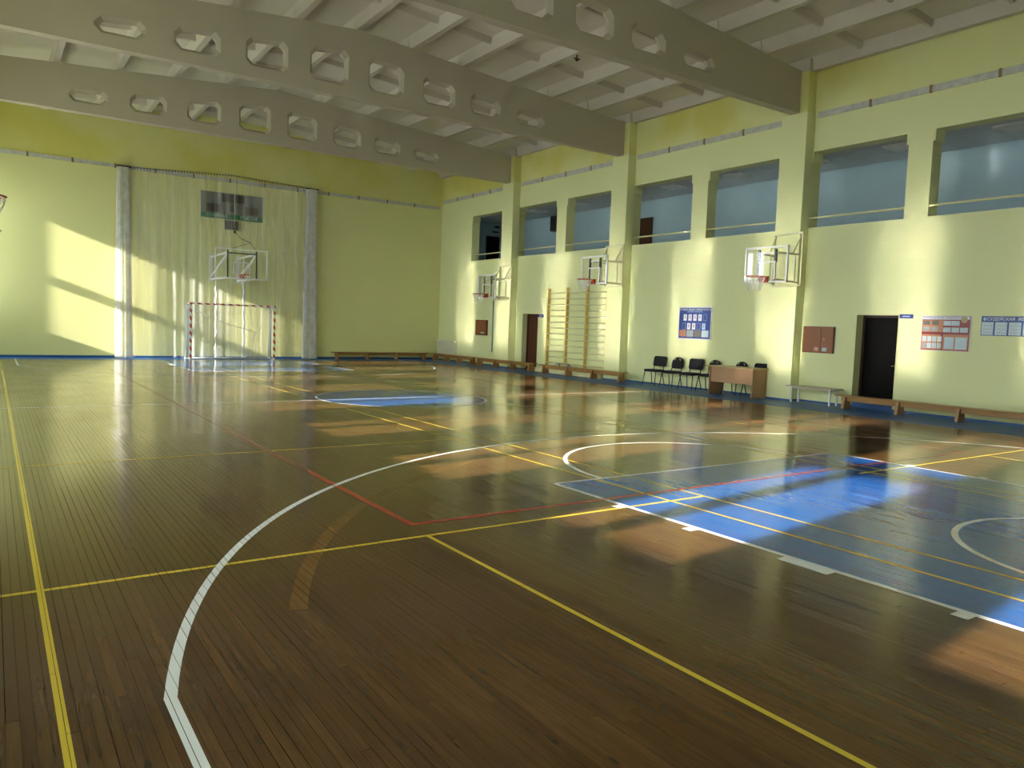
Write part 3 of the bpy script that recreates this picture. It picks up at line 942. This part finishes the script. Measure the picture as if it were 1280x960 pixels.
# ------------------------------------------------------------------ net curtain on the end wall
cur = empty('net_curtain', (0, 29.5, 0), 'sheer white ball stop net hung before the end wall, gathered at both ends', 'net curtain')
b = MB()
def sheet(q, v):
    x = xs0 + (xs1 - xs0) * q
    u = (x + 3.25) / 6.7
    zt = 6.62 + .22 * math.sin(PI * u) ** 1.5
    z = zt * (1 - v) + .03
    fold = .035 * math.sin(60 * u + 2 * math.sin(7 * u)) + .03 * math.sin(131 * u + ph[4])
    return (x, 29.52 + fold * (.4 + .8 * v), z)
for (xs0, xs1, n_) in ((-3.25, -.45, 100), (-.31, .53, 30), (.67, 3.45, 100)):
    b = MB()
    netgrid(sheet, n_, 6)
    obj('net_sheet', b, M['net'], cur, smooth=True)
def bundle(xa, xb, zt, seed):
    global b
    b = MB()
    q = random.Random(seed)
    n = 54
    prof = [q.uniform(-.03, .0) if k % 2 else q.uniform(.01, .045) for k in range(n + 1)]
    def fn(u, v):
        k = u * n
        i = min(n - 1, int(k)); t = k - i
        d = prof[i] * (1 - t) + prof[i + 1] * t
        a = PI * (1.08 - 1.16 * u)
        grow = .8 + .35 * v
        rx, ry = ((xb - xa) / 2 + d) * grow, (.20 + d) * grow
        return ((xa + xb) / 2 + rx * math.cos(a), 29.55 - ry * math.sin(a), zt * (1 - v) + .02)
    netgrid(fn, n * 2, 10)
    return obj('gathered_edge', b, M['pleat'], cur)
bundle(-3.55, -3.12, 6.60, 1)
bundle(3.16, 3.60, 6.69, 2)
for (x, r0, zt) in ((-.27, .035, 2.93), (.74, .05, 3.85), (.38, .011, 6.83)):
    b = MB()
    pts = [(x + .015 * math.sin(k * 1.7), 29.40 + .015 * math.cos(k * 2.1), zt - (zt - (4.82 if r0 < .02 else .04)) * k / 24) for k in range(25)]
    b.tube(pts, r0, 6)
    obj('net_seam', b, M['pleat'], cur, smooth=True)
b = MB()
wire = []
for k in range(41):
    u = k / 40
    wire.append((-3.55 + 7.15 * u, 29.50, 6.64 + .09 * u + .16 * (1 - abs(2 * u - 1.08) / 1.08) ** 1.3 if abs(2 * u - 1.08) < 1.08 else 6.64 + .09 * u))
obj('curtain_wire', MB().tube(wire, .008, 4), M['dark'], cur)
b = MB()
for k in range(70):
    u = (k + .5) / 70
    i = min(39, int(u * 40)); t = u * 40 - i
    p = Vector(wire[i]) * (1 - t) + Vector(wire[i + 1]) * t
    b.box(p.x - .012, p.x + .012, p.y - .012, p.y + .012, p.z - .05, p.z + .012)
tag(obj('curtain_rings', b, M['black'], cur), kind='stuff')
for (xa, xb, z) in ((-3.55, -3.10, 6.63), (3.14, 3.62, 6.71)):
    obj('gather_clip', MB().box(xa, xb, 29.40, 29.56, z, z + .035), M['black'], cur)

# ------------------------------------------------------------------ scoreboard
sb = empty('scoreboard', (0.38, YF, 5.2), 'grey scoreboard with dark digit windows and green lettered band on the end wall', 'scoreboard')
X0, X1, Z0, Z1, YS = -0.74, 1.50, 5.24, 6.19, YF - .09
obj('case', MB().box(X0, X1, YS, YF, Z0, Z1), M['sbox'], sb)
obj('name_band', MB().box(X0, X1, YS - .004, YS, Z0, Z0 + .17), M['sgreen'], sb)
def win(x0, x1, z0, z1, name='digit_window'):
    return obj(name, MB().box(x0, x1, YS - .006, YS, z0, z1), M['sdark'], sb)
win(-.01, .42, 5.86, 6.15); win(.47, .82, 5.86, 6.15)
win(-.56, -.06, 5.46, 5.76); win(.86, 1.32, 5.46, 5.76)
win(.30, .42, 5.52, 5.76)
text('home_lettering', 'ХОЗЯЕВА', .16, (-.20, YS - .006, Z0 + .085), 'far', M['pwhite'], sb, 1.05)
text('guest_lettering', 'ГОСТИ', .16, (.98, YS - .006, Z0 + .085), 'far', M['pwhite'], sb, 1.15)
for (x0, x1, z) in ((-.40, -.20, 5.81), (1.0, 1.2, 5.81), (.26, .5, 5.80)):
    obj('caption', MB().box(x0, x1, YS - .004, YS, z, z + .022), M['black'], sb)
tm = empty('shot_timer', (0.36, YF, 4.85), 'small dark timer box hung under the grey scoreboard', 'timer')
obj('case', MB().box(.12, .60, YS, YF, 4.85, 5.20), M['sbox'], tm)
obj('digit_window', MB().box(.14, .34, YS - .005, YS, 4.87, 5.16), M['sdark'], tm)
obj('digit_window', MB().box(.37, .58, YS - .005, YS, 4.87, 5.16), M['sdark'], tm)

# ------------------------------------------------------------------ benches
def gym_bench(L, nleg, hgt_=0.30, ends=None):
    """along +y from 0, centred on x=0"""
    root = empty('gym_bench', (0, 0, 0), 'bench', 'bench')
    obj('seat', MB().prism([(-.12, hgt_ - .032), (.12, hgt_ - .032), (.125, hgt_), (-.125, hgt_)], 'y', 0, L), M['bench'], root, local=True)
    obj('rail', MB().box(-.03, .03, .12, L - .12, hgt_ - .13, hgt_ - .032), M['bench'], root, local=True)
    for k in range(nleg):
        y = .22 + (L - .44) * k / (nleg - 1)
        obj('leg', MB().prism([(-.15, 0), (.15, 0), (.10, hgt_ - .032), (-.10, hgt_ - .032)], 'y', y - .03, y + .03), M['benchend'], root, local=True)
    return root
def put(o, loc, rz, label, group):
    o.location = loc; o.rotation_euler = (0, 0, rz)
    return tag(o, label, 'bench', group)
GB = 'low wooden gym benches along the walls'
put(gym_bench(4.45, 4), (8.72, 29.42, 0), PI / 2, 'low wooden gym bench along the end wall, right of the net curtain', GB)
put(gym_bench(3.55, 4), (8.92, 25.80, 0), 0, 'low wooden gym bench in front of the radiator', GB)
put(gym_bench(3.95, 4), (8.92, 21.72, 0), 0, 'low wooden gym bench ending in front of the red brown door', GB)
put(gym_bench(4.35, 4), (8.84, 16.85, 0), 0, 'low wooden gym bench before the wall bars', GB)
put(gym_bench(4.15, 4), (8.86, 5.65, 0), 0, 'low wooden gym bench in front of the near black door', GB)
pl = tag(obj('box_beam', MB().box(9.06, 9.23, 18.3, 21.9, 0.0, 0.155), M['rail']), 'low pale yellow box beam on the floor behind the bench before the wall bars', 'beam')
wb = empty('low_bench', (9.0, 10.5, 0), 'narrow bench with grey white legs beside the desk pilaster', 'bench')
obj('seat', MB().box(8.78, 9.16, 9.85, 11.14, .385, .41), M['whitebench'], wb)
obj('apron', MB().box(8.82, 8.84, 9.95, 11.02, .34, .385).box(9.10, 9.12, 9.95, 11.02, .34, .385), M['whitebench'], wb)
for x in (8.83, 9.11):
    for y in (9.98, 11.0):
        obj('leg', MB().box(x - .018, x + .018, y - .018, y + .018, 0, .385), M['metal'], wb)

# ------------------------------------------------------------------ desk
dk = empty('desk', (8.82, 12.6, 0), 'beech desk with a deep front panel before the row of chairs', 'desk')
obj('desktop', MB().box(8.46, 9.06, 11.86, 13.42, .725, .755), M['desktop'], dk, mods=(.006, 0))
obj('side_panel', MB().box(8.49, 9.05, 11.90, 11.93, 0, .725), M['desk'], dk)
obj('side_panel', MB().box(8.49, 9.05, 13.27, 13.30, 0, .725), M['desk'], dk)
obj('front_panel', MB().box(8.53, 8.55, 11.93, 13.27, .33, .725), M['desk'], dk)

# ------------------------------------------------------------------ chairs (facing -x)
def rounded(wd, ht, r, n=5):
    pts = []
    for (cx, cy, a0) in ((wd - r, ht - r, 0), (-wd + r, ht - r, 90), (-wd + r, -ht + r, 180), (wd - r, -ht + r, 270)):
        for k in range(n + 1):
            t = R(a0 + 90 * k / n)
            pts.append((cx + r * math.cos(t), cy + r * math.sin(t)))
    return pts
def chair(kind):
    root = empty('office_chair', (0, 0, 0), 'chair', 'chair')
    b = MB().prism([(p[0], p[1]) for p in rounded(.22, .235, .07)], 'z', .42, .475)
    obj('seat', b, M['fabric'], root, local=True, mods=(.015, 0))
    if kind == 'square':
        poly = [(p[0], p[1] + .71) for p in rounded(.235, .15, .06)]
    else:
        poly = [(.20 * math.cos(R(a)), .70 + .17 * math.sin(R(a))) for a in range(0, 181, 15)] + [(-.20, .60), (-.17, .54), (.17, .54), (.20, .60)]
    pad = MB()
    n, k = 0, len(poly)
    for xx in (.215, .255):
        for p in poly:
            pad.v.append((xx + (p[1] - .5) * .18 - .02 * math.cos(p[0] * 5), p[0], p[1]))
    pad.f.append(tuple(range(k))); pad.f.append(tuple(k + i for i in reversed(range(k))))
    pad.f += [(i, k + i, k + (i + 1) % k, (i + 1) % k) for i in range(k)]
    bo = obj('backrest', pad, M['fabric'], root, local=True, mods=(.012, 0))
    if kind == 'round':
        pts = [(.24 + (.07 + .30 * math.sin(R(a))) * .18 + .1 * .18, .12 * math.cos(R(a)), .76 + .075 * math.sin(R(a))) for a in range(20, 161, 14)]
        obj('handle', MB().tube([(p[0] - .05, p[1], p[2]) for p in pts], .012, 5), M['tube'], bo, local=True, smooth=True)
    for s_ in (-1, 1):
        obj('back_post', MB().tube([(.12, s_ * .19, .42), (.205, s_ * .19, .44), (.24, s_ * .17, .60), (.255, s_ * .15, .68)], .012, 6), M['black'], root, local=True, smooth=True)
        obj('leg', MB().tube([(-.16, s_ * .20, .42), (-.235, s_ * .235, .0)], .0125, 6), M['black'], root, local=True, smooth=True)
        obj('leg', MB().tube([(.12, s_ * .20, .42), (.22, s_ * .235, .0)], .0125, 6), M['black'], root, local=True, smooth=True)
    obj('seat_frame', MB().tube([(-.16, .20, .415), (.14, .20, .415), (.14, -.20, .415), (-.16, -.20, .415)], .012, 6, True), M['black'], root, local=True, smooth=True)
    return root
sq, rd = chair('square'), chair('round')
GC = 'black office chairs along the wall'
for (src, y, x, rz, lab) in ((sq, 15.86, 9.02, .10, 'black chair with a square back, farthest along the row'),
                             (rd, 15.16, 9.02, .06, 'black chair with a rounded back between two square backed chairs'),
                             (sq, 14.42, 9.00, .12, 'black chair with a square back, just left of the desk'),
                             (rd, 13.80, 9.04, .04, 'black round backed chair with its seat showing at the left end of the desk'),
                             (rd, 12.92, 9.06, 0.0, 'black round backed chair tucked behind the middle of the desk'),
                             (sq, 12.28, 9.06, 0.0, 'black square backed chair behind the desk next to the pilaster')):
    o = copy_tree(src)
    o.location = (x, y, 0); o.rotation_euler = (0, 0, rz)
    tag(o, lab, 'chair', GC)
for o in (sq, rd):
    for ch in list(o.children):
        for g in list(ch.children):
            bpy.data.objects.remove(g)
        bpy.data.objects.remove(ch)
    bpy.data.objects.remove(o)

# ------------------------------------------------------------------ wall bars
wbz = empty('wall_bars', (9.3, 20.1, 0), 'yellow wooden wall bars in three bays', 'wall bars')
ups = [21.56, 20.48, 19.42, 18.36]
for k, y in enumerate(ups):
    obj('upright', MB().box(9.255, 9.37, y - .03, y + .03, 0.02, 2.97 + .03 * k), M['bars'], wbz)
for k in range(len(ups) - 1):
    for j in range(13):
        z = .36 + .2045 * j
        obj('rung', MB().tube([(9.285, ups[k + 1] + .02, z), (9.285, ups[k] - .02, z)], .02, 8), M['rung'], wbz, smooth=True)

# ------------------------------------------------------------------ radiator with slatted cover
ra = empty('radiator', (9.3, 29.0, .2), 'cream slatted radiator in the corner behind the bench', 'radiator')
obj('back_panel', MB().box(9.234, 9.365, 28.12, 29.62, .22, .86), M['dkslot'], ra)
obj('top_grille', MB().box(9.21, 9.384, 28.06, 29.62, .86, .90), M['rad'], ra)
obj('side_panel', MB().box(9.215, 9.384, 28.07, 28.115, .20, .86), M['rad'], ra)
for k in range(11):
    y = 28.12 + k * .1365
    obj('slat', MB().box(9.215, 9.234, y, y + .095, .22, .86), M['rad'], ra)

# ------------------------------------------------------------------ wall boxes, signs, posters on the side wall
def wrect(name, parent, y0, y1, z0, z1, d0, d1, m, label=None):
    o = obj(name, MB().box(XR - .004 - d1, XR - .004 - d0, y0, y1, z0, z1), m, parent)
    if label: o['label'] = label
    return o
def cabinet(y0, y1, z0, z1, label, two):
    c = empty('fire_cabinet', (XR, (y0 + y1) / 2, z0), label, 'cabinet', 'red brown cabinets on the side wall')
    wrect('case', c, y0, y1, z0, z1, 0, .05, M['cabt'])
    if two:
        ym = y0 + (y1 - y0) * .40
        l = wrect('door', c, ym + .006, y1 - .015, z0 + .015, z1 - .015, .05, .065, M['cab'])
        r = wrect('door', c, y0 + .015, ym - .006, z0 + .015, z1 - .015, .05, .065, M['cab'])
        wrect('sticker', l, ym + .05, ym + .17, z0 + .04, z0 + .14, .065, .067, M['porange'])
        wrect('sticker', r, ym - .17, ym - .05, z0 + .04, z0 + .13, .065, .067, M['ppale'])
        obj('lock', MB().ball((XR - .0720, ym - .09, z0 + .33), .014, 8, 5), M['metal'], r)
        text('hydrant_letters', 'ПК', .08, (XR - .0720, ym + .11, z0 + .09), 'right', M['pwhite'], l)
    else:
        l = wrect('door', c, y0 + .07, y1 - .05, z0 + .05, z1 - .03, .05, .065, M['cab'])
        for yy in (.17, .32):
            wrect('sticker', l, y0 + yy, y0 + yy + .10, z0 + .07, z0 + .14, .065, .067, M['ppale'])
cabinet(25.67, 26.54, 1.19, 1.81, 'red brown wall cabinet under the farthest side hoop', False)
cabinet(10.30, 11.13, 1.215, 1.85, 'red brown two door wall cabinet above the narrow grey white bench', True)
for (y0, y1, z0, z1, s_, lab) in ((21.93, 22.25, 1.96, 2.065, 'РАЗДЕВАЛКА', 'small blue sign beside the red brown door'),
                                  (8.47, 8.77, 2.07, 2.16, 'ТРЕНЕРСКАЯ', 'small blue sign beside the near black door')):
    sg = empty('door_sign', (XR, (y0 + y1) / 2, z0), lab, 'sign', 'blue door signs')
    wrect('plate', sg, y0, y1, z0, z1, 0, .012, M['pblue'])
    wrect('lettering', sg, y0 + .07, y1 - .07, z0 + .034, z1 - .034, .012, .0125, M['plight'])
# blue honour board
Y0, Y1, Z0, Z1 = 14.08, 15.31, 1.40, 2.335
pb = empty('honour_board', (XR, 14.7, Z0), 'blue honour board with rows of small portraits above the chairs', 'poster')
wrect('panel', pb, Y0, Y1, Z0, Z1, 0, .02, M['pwhite'])
wrect('blue_field', pb, Y0 + .03, Y1 - .03, Z0 + .03, Z1 - .03, .02, .023, M['pblue'])
text('title', 'ЛУЧШИЕ ЛЮДИ УНИВЕРСИТЕТА', .078, (XR - .0285, 14.695, Z1 - .085), 'right', M['pwhite'], pb, .92)
text('subtitle', 'В СПОРТЕ И ТВОРЧЕСТВЕ', .05, (XR - .0285, 14.695, Z1 - .145), 'right', M['plight'], pb, .85)
for r_i, row in enumerate(('wwwwb', 'bwwbp')):
    for k, ch in enumerate(row):
        y = Y1 - .20 - k * .185 + (.035 if r_i else 0)
        z = Z1 - .40 - r_i * .25
        fr = wrect('portrait', pb, y - .12, y, z, z + .18, .023, .026, {'w': M['pwhite'], 'b': M['pblue'], 'p': M['plight']}[ch] if ch != 'b' else M['plight'])
        if ch == 'b':
            wrect('empty_slot', fr, y - .114, y - .006, z + .006, z + .174, .026, .027, M['pblue'])
        else:
            wrect('photo', fr, y - .08, y - .035, z + .05, z + .15, .026, .027, M['pphoto'])
for k, m_ in enumerate(('porange', 'pphoto', 'pphotod', 'ppale')):
    y = Y1 - .06 - k * .28
    wrect('photograph', pb, y - .25, y, Z0 + .075, Z0 + .265, .023, .027, M[m_])
# red activities board
Y0, Y1, Z0, Z1 = 7.27, 8.27, 1.395, 2.14
pr = empty('sports_board', (XR, 7.77, Z0), 'red display board with photos and white sheets right of the near black door', 'poster')
wrect('panel', pr, Y0, Y1, Z0, Z1, 0, .018, M['pwhite'])
wrect('red_field', pr, Y0 + .012, Y1 - .012, Z0 + .012, Z1 - .012, .018, .02, M['pred'])
wrect('title_band', pr, Y0 + .03, Y1 - .01, Z1 - .085, Z1 - .02, .02, .023, M['pwhite'])
text('title', 'СПОРТИВНАЯ ЖИЗНЬ УНИВЕРСИТЕТА', .046, (XR - .0282, 7.86, Z1 - .052), 'right', M['pblue'], pr, .93)
wrect('tan_field', pr, 7.82, Y1 - .015, 1.79, Z1 - .10, .02, .022, M['porange'])
wrect('tan_field', pr, 7.85, Y1 - .015, Z0 + .03, 1.74, .02, .022, M['porange'])
wrect('tan_field', pr, Y0 + .03, 7.81, Z0 + .03, 1.745, .02, .022, M['porange'])
for (y, z, w_, h_, m_) in ((8.10, 1.94, .14, .09, 'pphotod'), (7.92, 1.94, .14, .09, 'pphotod'), (8.10, 1.81, .14, .09, 'pphoto'), (7.92, 1.81, .15, .09, 'pphoto'),
                           (7.67, 1.93, .15, .10, 'ppale'), (7.50, 1.93, .16, .10, 'ppale'), (7.67, 1.79, .15, .10, 'ppale'), (7.50, 1.79, .15, .10, 'ppale'), (7.33, 1.79, .15, .10, 'ppale')):
    wrect('photograph', pr, y - .01, y - .01 + w_, z, z + h_, .022, .026, M[m_])
for r_i in range(2):
    for k in range(4):
        wrect('photograph', pr, 8.145 - k * .105, 8.145 - k * .105 + .085, 1.585 - r_i * .14, 1.585 - r_i * .14 + .115, .022, .026, M['pwhite' if (r_i == 0 and k == 3) else 'pphoto' if (r_i == 1 and k == 0) else 'ppale'])
wrect('sheet', pr, 7.58, 7.77, 1.44, 1.69, .022, .026, M['ppale']); wrect('sheet', pr, 7.32, 7.55, 1.44, 1.69, .022, .026, M['ppale'])
obj('emblem', MB().prism([(7.40 + .065 * math.cos(R(a)), 2.06 + .075 * math.sin(R(a))) for a in range(0, 360, 30)], 'x', XR - .034, XR - .024), M['pgold'], pr)
# blue referee signals board
pj = empty('referee_board', (XR, 6.4, 1.745), 'blue headed board of referee signal sheets at the right picture edge', 'poster')
wrect('panel', pj, 5.55, 7.075, 1.745, 2.135, 0, .02, M['pblue'])
text('title', 'СУДЕЙСКАЯ  ЖЕСТИКУЛЯЦИЯ', .088, (XR - .0265, 6.97, 2.075), 'right', M['pwhite'], pj, .93, 'LEFT')
obj('emblem', MB().prism([(7.01 + .03 * math.cos(R(a)), 2.075 + .035 * math.sin(R(a))) for a in range(0, 360, 45)], 'x', XR - .0265, XR - .024), M['plight'], pj)
for k in range(6):
    y1 = 7.06 - k * .25
    sh = wrect('sheet', pj, y1 - .215, y1, 1.76, 2.015, .02, .023, M['ppale'])
    for r_i in range(3):
        for c_i in range(4):
            wrect('figure_print', sh, y1 - .19 + c_i * .045, y1 - .175 + c_i * .045, 1.79 + r_i * .07, 1.82 + r_i * .07, .023, .0235, M['pphoto'])
pp = tag(obj('pipe', MB().tube([(9.36, 25.28, .54), (9.36, 25.28, 2.60)], .018, 6), M['pipe'], smooth=True), 'thin blue green pipe down the wall right of the far cabinet', 'pipe')

# balls behind the bench
ba = empty('football', (9.16, 20.72, 0), 'black and white football behind the bench at the left wall bars', 'ball')
obj('skin', MB().ball((9.145, 20.72, .267), .11, 20, 12), M['wball'], ba, smooth=True)
ico = [(0, 0, 1)] + [(.894 * math.cos(R(72 * k)), .894 * math.sin(R(72 * k)), .447) for k in range(5)] + [(.894 * math.cos(R(72 * k + 36)), .894 * math.sin(R(72 * k + 36)), -.447) for k in range(5)] + [(0, 0, -1)]
for d in ico:
    d = Vector(d); a = d.orthogonal().normalized(); c = d.cross(a)
    ring_p = [Vector((9.145, 20.72, .267)) + (d + (a * math.cos(R(72 * k)) + c * math.sin(R(72 * k))) * .38).normalized() * .112 for k in range(5)]
    mbp = MB().face(ring_p)
    mbp.f += []
    obj('black_patch', MB().face(ring_p), M['black'], ba)
bs = tag(obj('ball', MB().ball((9.145, 20.15, .275), .12, 20, 12), M['trim'], smooth=True), 'grey ball behind the bench at the middle wall bars', 'ball')

# ------------------------------------------------------------------ gallery rails, lamps, doors
for k, (a, c) in enumerate(openings[:7]):
    lab = ['far corner bay', 'second bay from the end wall', 'third bay, above the wall bars', 'fourth bay, with the brown gallery door', 'fifth bay, above the desk', 'sixth bay, beside the near pilaster', 'seventh bay, at the right picture edge'][k]
    rl = empty('handrail', (XR + .06, a, 4.49), 'pale yellow handrail in gallery opening, ' + lab, 'handrail', 'gallery handrails')
    obj('rail', MB().tube([(XR + .05, a, 4.49), (XR + .05, c, 4.49)], .024, 8), M['rail'], rl, smooth=True)
    for yy in (a + .01, c - .01):
        obj('wall_socket', MB().tube([(XR + .05, yy - .01, 4.49), (XR + .05, yy + .01, 4.49)], .04, 8), M['rail'], rl, smooth=True)
LAMP = [7.55, 10.02, 12.35, 14.95, 17.5, 22.5, 25.0]
llab = ['right picture edge', 'bay beside the near pilaster', 'second nearest pilaster, partly hidden', 'bay above the desk', 'bay with the brown gallery door', 'bay above the wall bars', 'bay beyond the farthest pilaster']
lampm = {}
for k, y in enumerate(LAMP):
    t = empty('louvre_lamp', (11.15, y, GZ1), 'square louvre ceiling lamp in the gallery, ' + llab[k], 'lamp', 'gallery louvre lamps')
    def sub(nm, build, m):
        if nm not in lampm:
            o = obj(nm, build(), m, t, local=True); lampm[nm] = o.data
        else:
            o = bpy.data.objects.new(nm, lampm[nm]); C.objects.link(o); o.parent = t
    def fr():
        b = MB()
        for (x0, x1, y0, y1) in ((-.3, .3, -.3, -.28), (-.3, .3, .28, .3), (-.3, -.28, -.28, .28), (.28, .3, -.28, .28)):
            b.box(x0, x1, y0, y1, -.05, 0)
        return b
    sub('lamp_frame', fr, M['tile'])
    sub('lamp_back', lambda: MB().box(-.28, .28, -.28, .28, -.006, -.002), M['dkslot'])
    def lv():
        b = MB()
        for i in range(1, 6):
            v = -.28 + .56 * i / 6
            b.box(v - .014, v + .014, -.28, .28, -.045, -.010)
            b.box(-.28, .28, v - .014, v + .014, -.044, -.011)
        return b
    sub('louvre', lv, M['tile'])
gd = empty('gallery_door', (GX, 20.2, GZ0), 'dark red brown door on the gallery back wall seen through the fourth opening', 'door')
obj('leaf', MB().box(GX - .04, GX - .004, 19.80, 20.55, GZ0, 5.62), M['doorb'], gd)
obj('casing', MB().box(GX - .05, GX - .004, 19.74, 19.80, GZ0, 5.68).box(GX - .05, GX - .004, 20.55, 20.61, GZ0, 5.68).box(GX - .05, GX - .004, 19.80, 20.55, 5.62, 5.68), M['frameb'], gd)
ge = empty('gallery_end_door', (12.0, 29.6, GZ0), 'near black door in the gallery end wall seen through the far corner opening', 'door')
obj('leaf', MB().box(11.62, 12.34, 29.56, 29.596, GZ0, 5.70), M['doord'], ge)
obj('casing', MB().box(11.56, 11.62, 29.55, 29.596, GZ0, 5.78).box(12.34, 12.40, 29.55, 29.596, GZ0, 5.78).box(11.62, 12.34, 29.55, 29.596, 5.70, 5.78), M['gal'], ge)
es = tag(obj('exit_plate', MB().box(11.95, 12.30, 29.58, 29.596, 5.88, 5.95), M['dark']), 'narrow dark plate over the gallery end door', 'sign')
es = tag(obj('vent_plate', MB().box(12.08, 12.34, 29.58, 29.596, 6.10, 6.20), M['dark']), 'small dark vent near the gallery ceiling above the end door', 'vent')
sp = empty('speaker', (12.3, 25.1, 5.6), 'dark box hung on the gallery back wall behind the pier between two openings', 'speaker')
obj('cabinet', MB().box(12.22, 12.496, 24.72, 25.52, 5.62, 6.24), M['dark'], sp)
obj('front_mesh', MB().box(12.21, 12.22, 24.76, 25.48, 5.66, 6.20), M['black'], sp)
# small fitting on a roof rib
fx = empty('roof_fitting', (4.88, 14.8, 8.31), 'small black fitting on a roof rib, near the nearest beam', 'fitting')
obj('stem', MB().tube([(4.80, 14.8, 8.30), (4.80, 14.8, 8.20)], .02, 6), M['black'], fx)
obj('body', MB().ball((4.80, 14.8, 8.19), .045, 10, 6), M['black'], fx)
obj('cross_arm', MB().bar((4.70, 14.8, 8.21), (4.90, 14.8, 8.21), .02), M['black'], fx)
